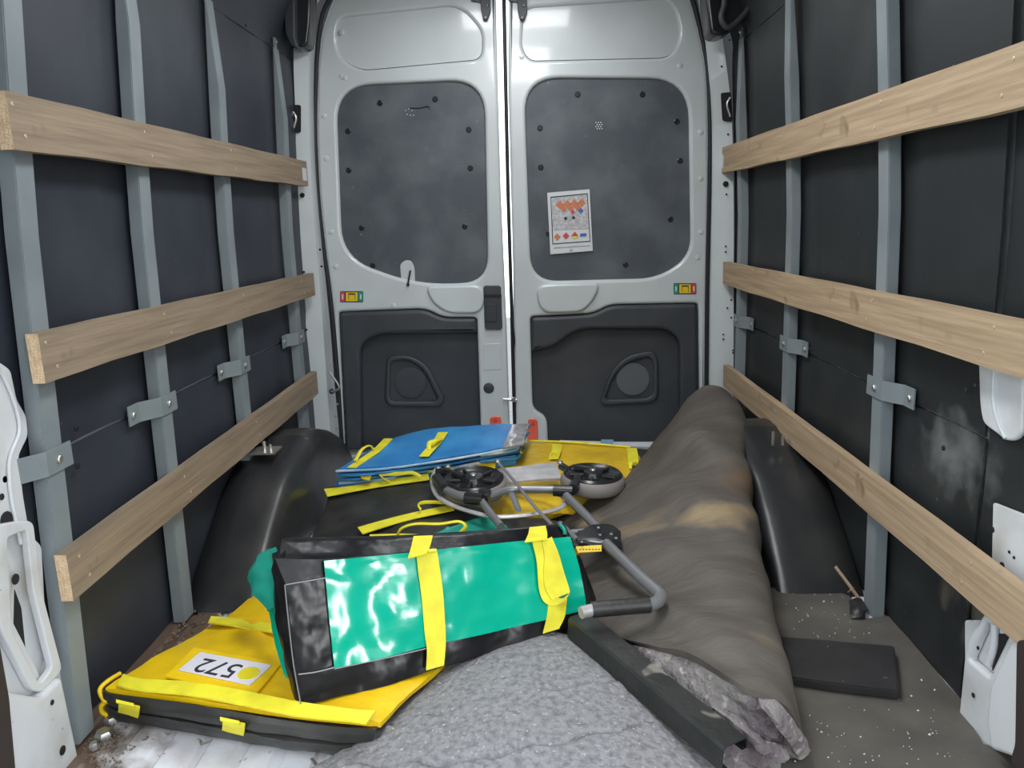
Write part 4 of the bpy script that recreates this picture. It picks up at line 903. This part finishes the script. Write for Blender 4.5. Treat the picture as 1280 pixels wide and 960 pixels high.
# ================================================================== YELLOW BAG at the rear
y2 = thing('yellow_folded_bag', 'second yellow folded tarpaulin bag, under the sack truck against the right rear door', 'bag', tuple(atz(720,590,0)))
R = [[(655,552,.115),(700,553,.120),(745,556,.120),(790,560,.115),(800,562,.110)],
     [(645,570,.125),(695,572,.130),(745,575,.130),(785,578,.125),(800,582,.115)],
     [(600,598,.11),(670,598,.125),(735,598,.125),(775,600,.115),(795,605,.10)],
     [(585,625,.12),(640,622,.125),(700,622,.125),(740,622,.10),(765,628,.08)],
     [(590,645,.11),(625,642,.115),(670,642,.115),(700,642,.10),(730,645,.06)]]
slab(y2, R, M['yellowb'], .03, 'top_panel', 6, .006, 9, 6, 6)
tube('pale_hem', [atz(*q) for q in ((660,551,.125),(700,552,.13),(745,555,.13),(788,559,.125))], .004, M['web'], y2, 8)
band(y2, [(785,581,.128),(785,572,.130),(783,560,.122)], 13)
band(y2, [(686,573,.136),(690,562,.134),(690,555,.130)], 12)
tube('webbing_loop', [atz(788,586,.13), atz(789,578,.145), atz(797,578,.14), atz(797,584,.13)], .006, M['web'], y2, 6, flat=.5)
tube('webbing_loop', [atz(687,574,.14), atz(689,566,.15), atz(695,566,.15), atz(697,572,.14)], .003, M['web'], y2, 6)
patch('yellow_tab', [[atz(598,575,.150), atz(620,574,.150)], [atz(595,588,.135), atz(618,590,.135)]], M['yellow'], y2, nu=3, nv=4, thick=.003)
patch('black_corner', [[atz(796,561,.12), atz(812,562,.12)], [atz(800,575,.11), atz(806,577,.11)]], M['blackt'], y2, nu=3, nv=3, thick=.02)
wb_ = patch('white_board', [[aty(700,551,3.27), aty(770,553,3.27), aty(822,553,3.27)], [aty(700,557,3.27), aty(770,558,3.27), aty(822,559,3.27)]], M['paper'], None, nu=3, nv=2, thick=.012)
tag(wb_, 'narrow white board edge lying behind the rear yellow bag at the right door sill', 'board')
cp = patch('blue_clip', [[aty(752,551,3.2), aty(767,551,3.2)], [aty(751,556,3.2), aty(766,557,3.2)]], M['bluee'], None, nu=2, nv=2, thick=.02)
tag(cp, 'small pale blue clip on the far edge of the rear yellow bag', 'clip')

# ================================================================== FOLDED SACK TRUCK
st = thing('folding_sack_truck', 'folded grey sack truck with two wheels, wedged between the bags and the rolled flooring', 'sack truck', tuple(atz(680,640,.1)))
def wheel(px, py, z, r, tilt):
    c = atz(px, py, z); ax = Vector(tilt).normalized()
    prof = [(r*.84+r*.16*math.cos(k*math.pi/6), r*.10-r*.24+r*.24*math.sin(k*math.pi/6)) for k in range(12)]
    wh = lathe('wheel', c, ax, prof, M['tyre'], st, 40)
    lathe('wheel_disc', c+ax*r*.07, ax, [(0,-.016), (r*.86,-.016), (r*.90,.004), (r*.84,.010), (r*.76,.004), (r*.60,-.004), (r*.34,-.002), (r*.28,.012), (r*.14,.016), (0,.016)], M['gloss'], wh, 36)
    u = ax.orthogonal().normalized(); v = ax.cross(u)
    for k in range(5):
        a_ = k*2*math.pi/5; d = u*math.cos(a_)+v*math.sin(a_)
        tube('spoke', [c+d*r*.26+ax*.008, c+d*r*.74+ax*.010], .006, M['gloss'], wh, 6)
    disc('hub_cap', c+ax*(r*.07+.014), ax, r*.10, .006, M['steel'], wh, 12)
wheel(592, 602, .205, .106, (.0, -.08, 1))
wheel(741, 596, .200, .104, (.05, -.02, 1))
def tb(name, P, r, m='tgrey', n=10, par=None, flat=1, sub=6): return tube(name, [atz(*q) for q in P], r, M[m], par or st, n, flat=flat, sub=sub)
tb('toe_plate_loop', [(546,586,.20),(541,600,.19),(546,618,.18),(562,630,.175),(590,640,.17),(622,646,.17),(665,643,.17),(697,636,.17),(707,628,.17),(703,621,.17),(690,616,.17),(660,612,.165),(640,608,.165)], .009, 'tlight', 10, None, .6)
patch('toe_plate', [[atz(622,586,.19), atz(650,583,.195), atz(695,577,.20)], [atz(628,596,.185), atz(655,592,.188), atz(698,587,.195)], [atz(632,604,.18), atz(660,600,.18), atz(702,598,.185)]], M['tlight'], st, nu=4, nv=3, thick=.008, wr=.002)
tb('axle_tube', [(556,612,.20),(575,620,.20),(590,622,.20)], .013, 'tgrey')
tb('axle_tube', [(610,621,.195),(640,612,.195),(694,612,.195)], .012, 'tgrey')
for P in (((582,622,.20),(604,624,.20)), ((692,613,.195),(716,614,.195)), ((546,598,.205),(556,612,.205)), ((716,612,.20),(722,600,.20)), ((600,618,.205),(612,619,.205))): tb('clamp', P, .018, 'gloss', 12)
tb('caster_arm', [(702,583,.20),(712,588,.205),(720,585,.215),(740,588,.215)], .013, 'gloss')
tb('caster_arm', [(546,590,.21),(560,590,.215),(580,598,.22)], .012, 'gloss')
tb('frame_tube', [(600,624,.195),(612,640,.185),(626,658,.18)], .011)
tb('frame_tube', [(708,620,.19),(728,640,.185),(749,662,.185)], .013)
tb('frame_strip', [(624,580,.21),(645,604,.205),(668,633,.20),(690,656,.195)], .006, 'tgrey', 8, None, .6)
tb('frame_strip', [(634,607,.19),(642,622,.185),(648,638,.18)], .010, 'tgrey', 8, None, .5)
tb('cross_tube', [(625,672,.19),(690,668,.19),(748,663,.19)], .009)
for px, py, z in ((548,586,.205),(700,579,.21),(560,584,.21),(622,578,.21)): disc('rivet', atz(px, py, z), (0,0,1), .010, .008, M['steel'], st, 10)
# hinge block with rivets
hb = patch('hinge_block', [[atz(722,664,.205), atz(745,655,.21), atz(765,656,.20), atz(776,664,.19)], [atz(722,675,.20), atz(745,673,.205), atz(765,676,.20), atz(777,682,.185)], [atz(724,683,.185), atz(745,684,.19), atz(765,686,.185), atz(774,687,.175)]], M['gloss'], st, nu=4, nv=4, thick=.03, wr=.003, ws=30)
for px, py in ((727,678),(748,660),(750,669),(752,677),(764,668),(770,673)): disc('rivet', atz(px, py, .215), (0,0,1), .004, .003, M['steel'], hb, 8)
yl = patch('yellow_label', [[atz(720,683,.205), atz(752,681,.205)], [atz(720,691,.195), atz(752,689,.195)]], M['yelp'], st, nu=4, nv=2, thick=.002)
for k in range(7): tube('print_mark', [atz(724+4*k, 686.8, .2035), atz(726+4*k, 686.6, .2035)], .0012, M['ink'], yl, 5)
tb('handle_tube', [(758,680,.20),(778,700,.20),(800,721,.20),(816,735,.20),(825,744,.20),(822,752,.20),(810,757,.20)], .014, 'tgrey', 12)
tb('handle_grip', [(740,762,.20),(775,759,.20),(812,756,.20)], .017, 'blackt', 14)
tb('handle_tube', [(726,766,.20),(742,762,.20)], .013, 'tlight', 12)
tb('side_rail', [(700,655,.19),(722,676,.19)], .009)
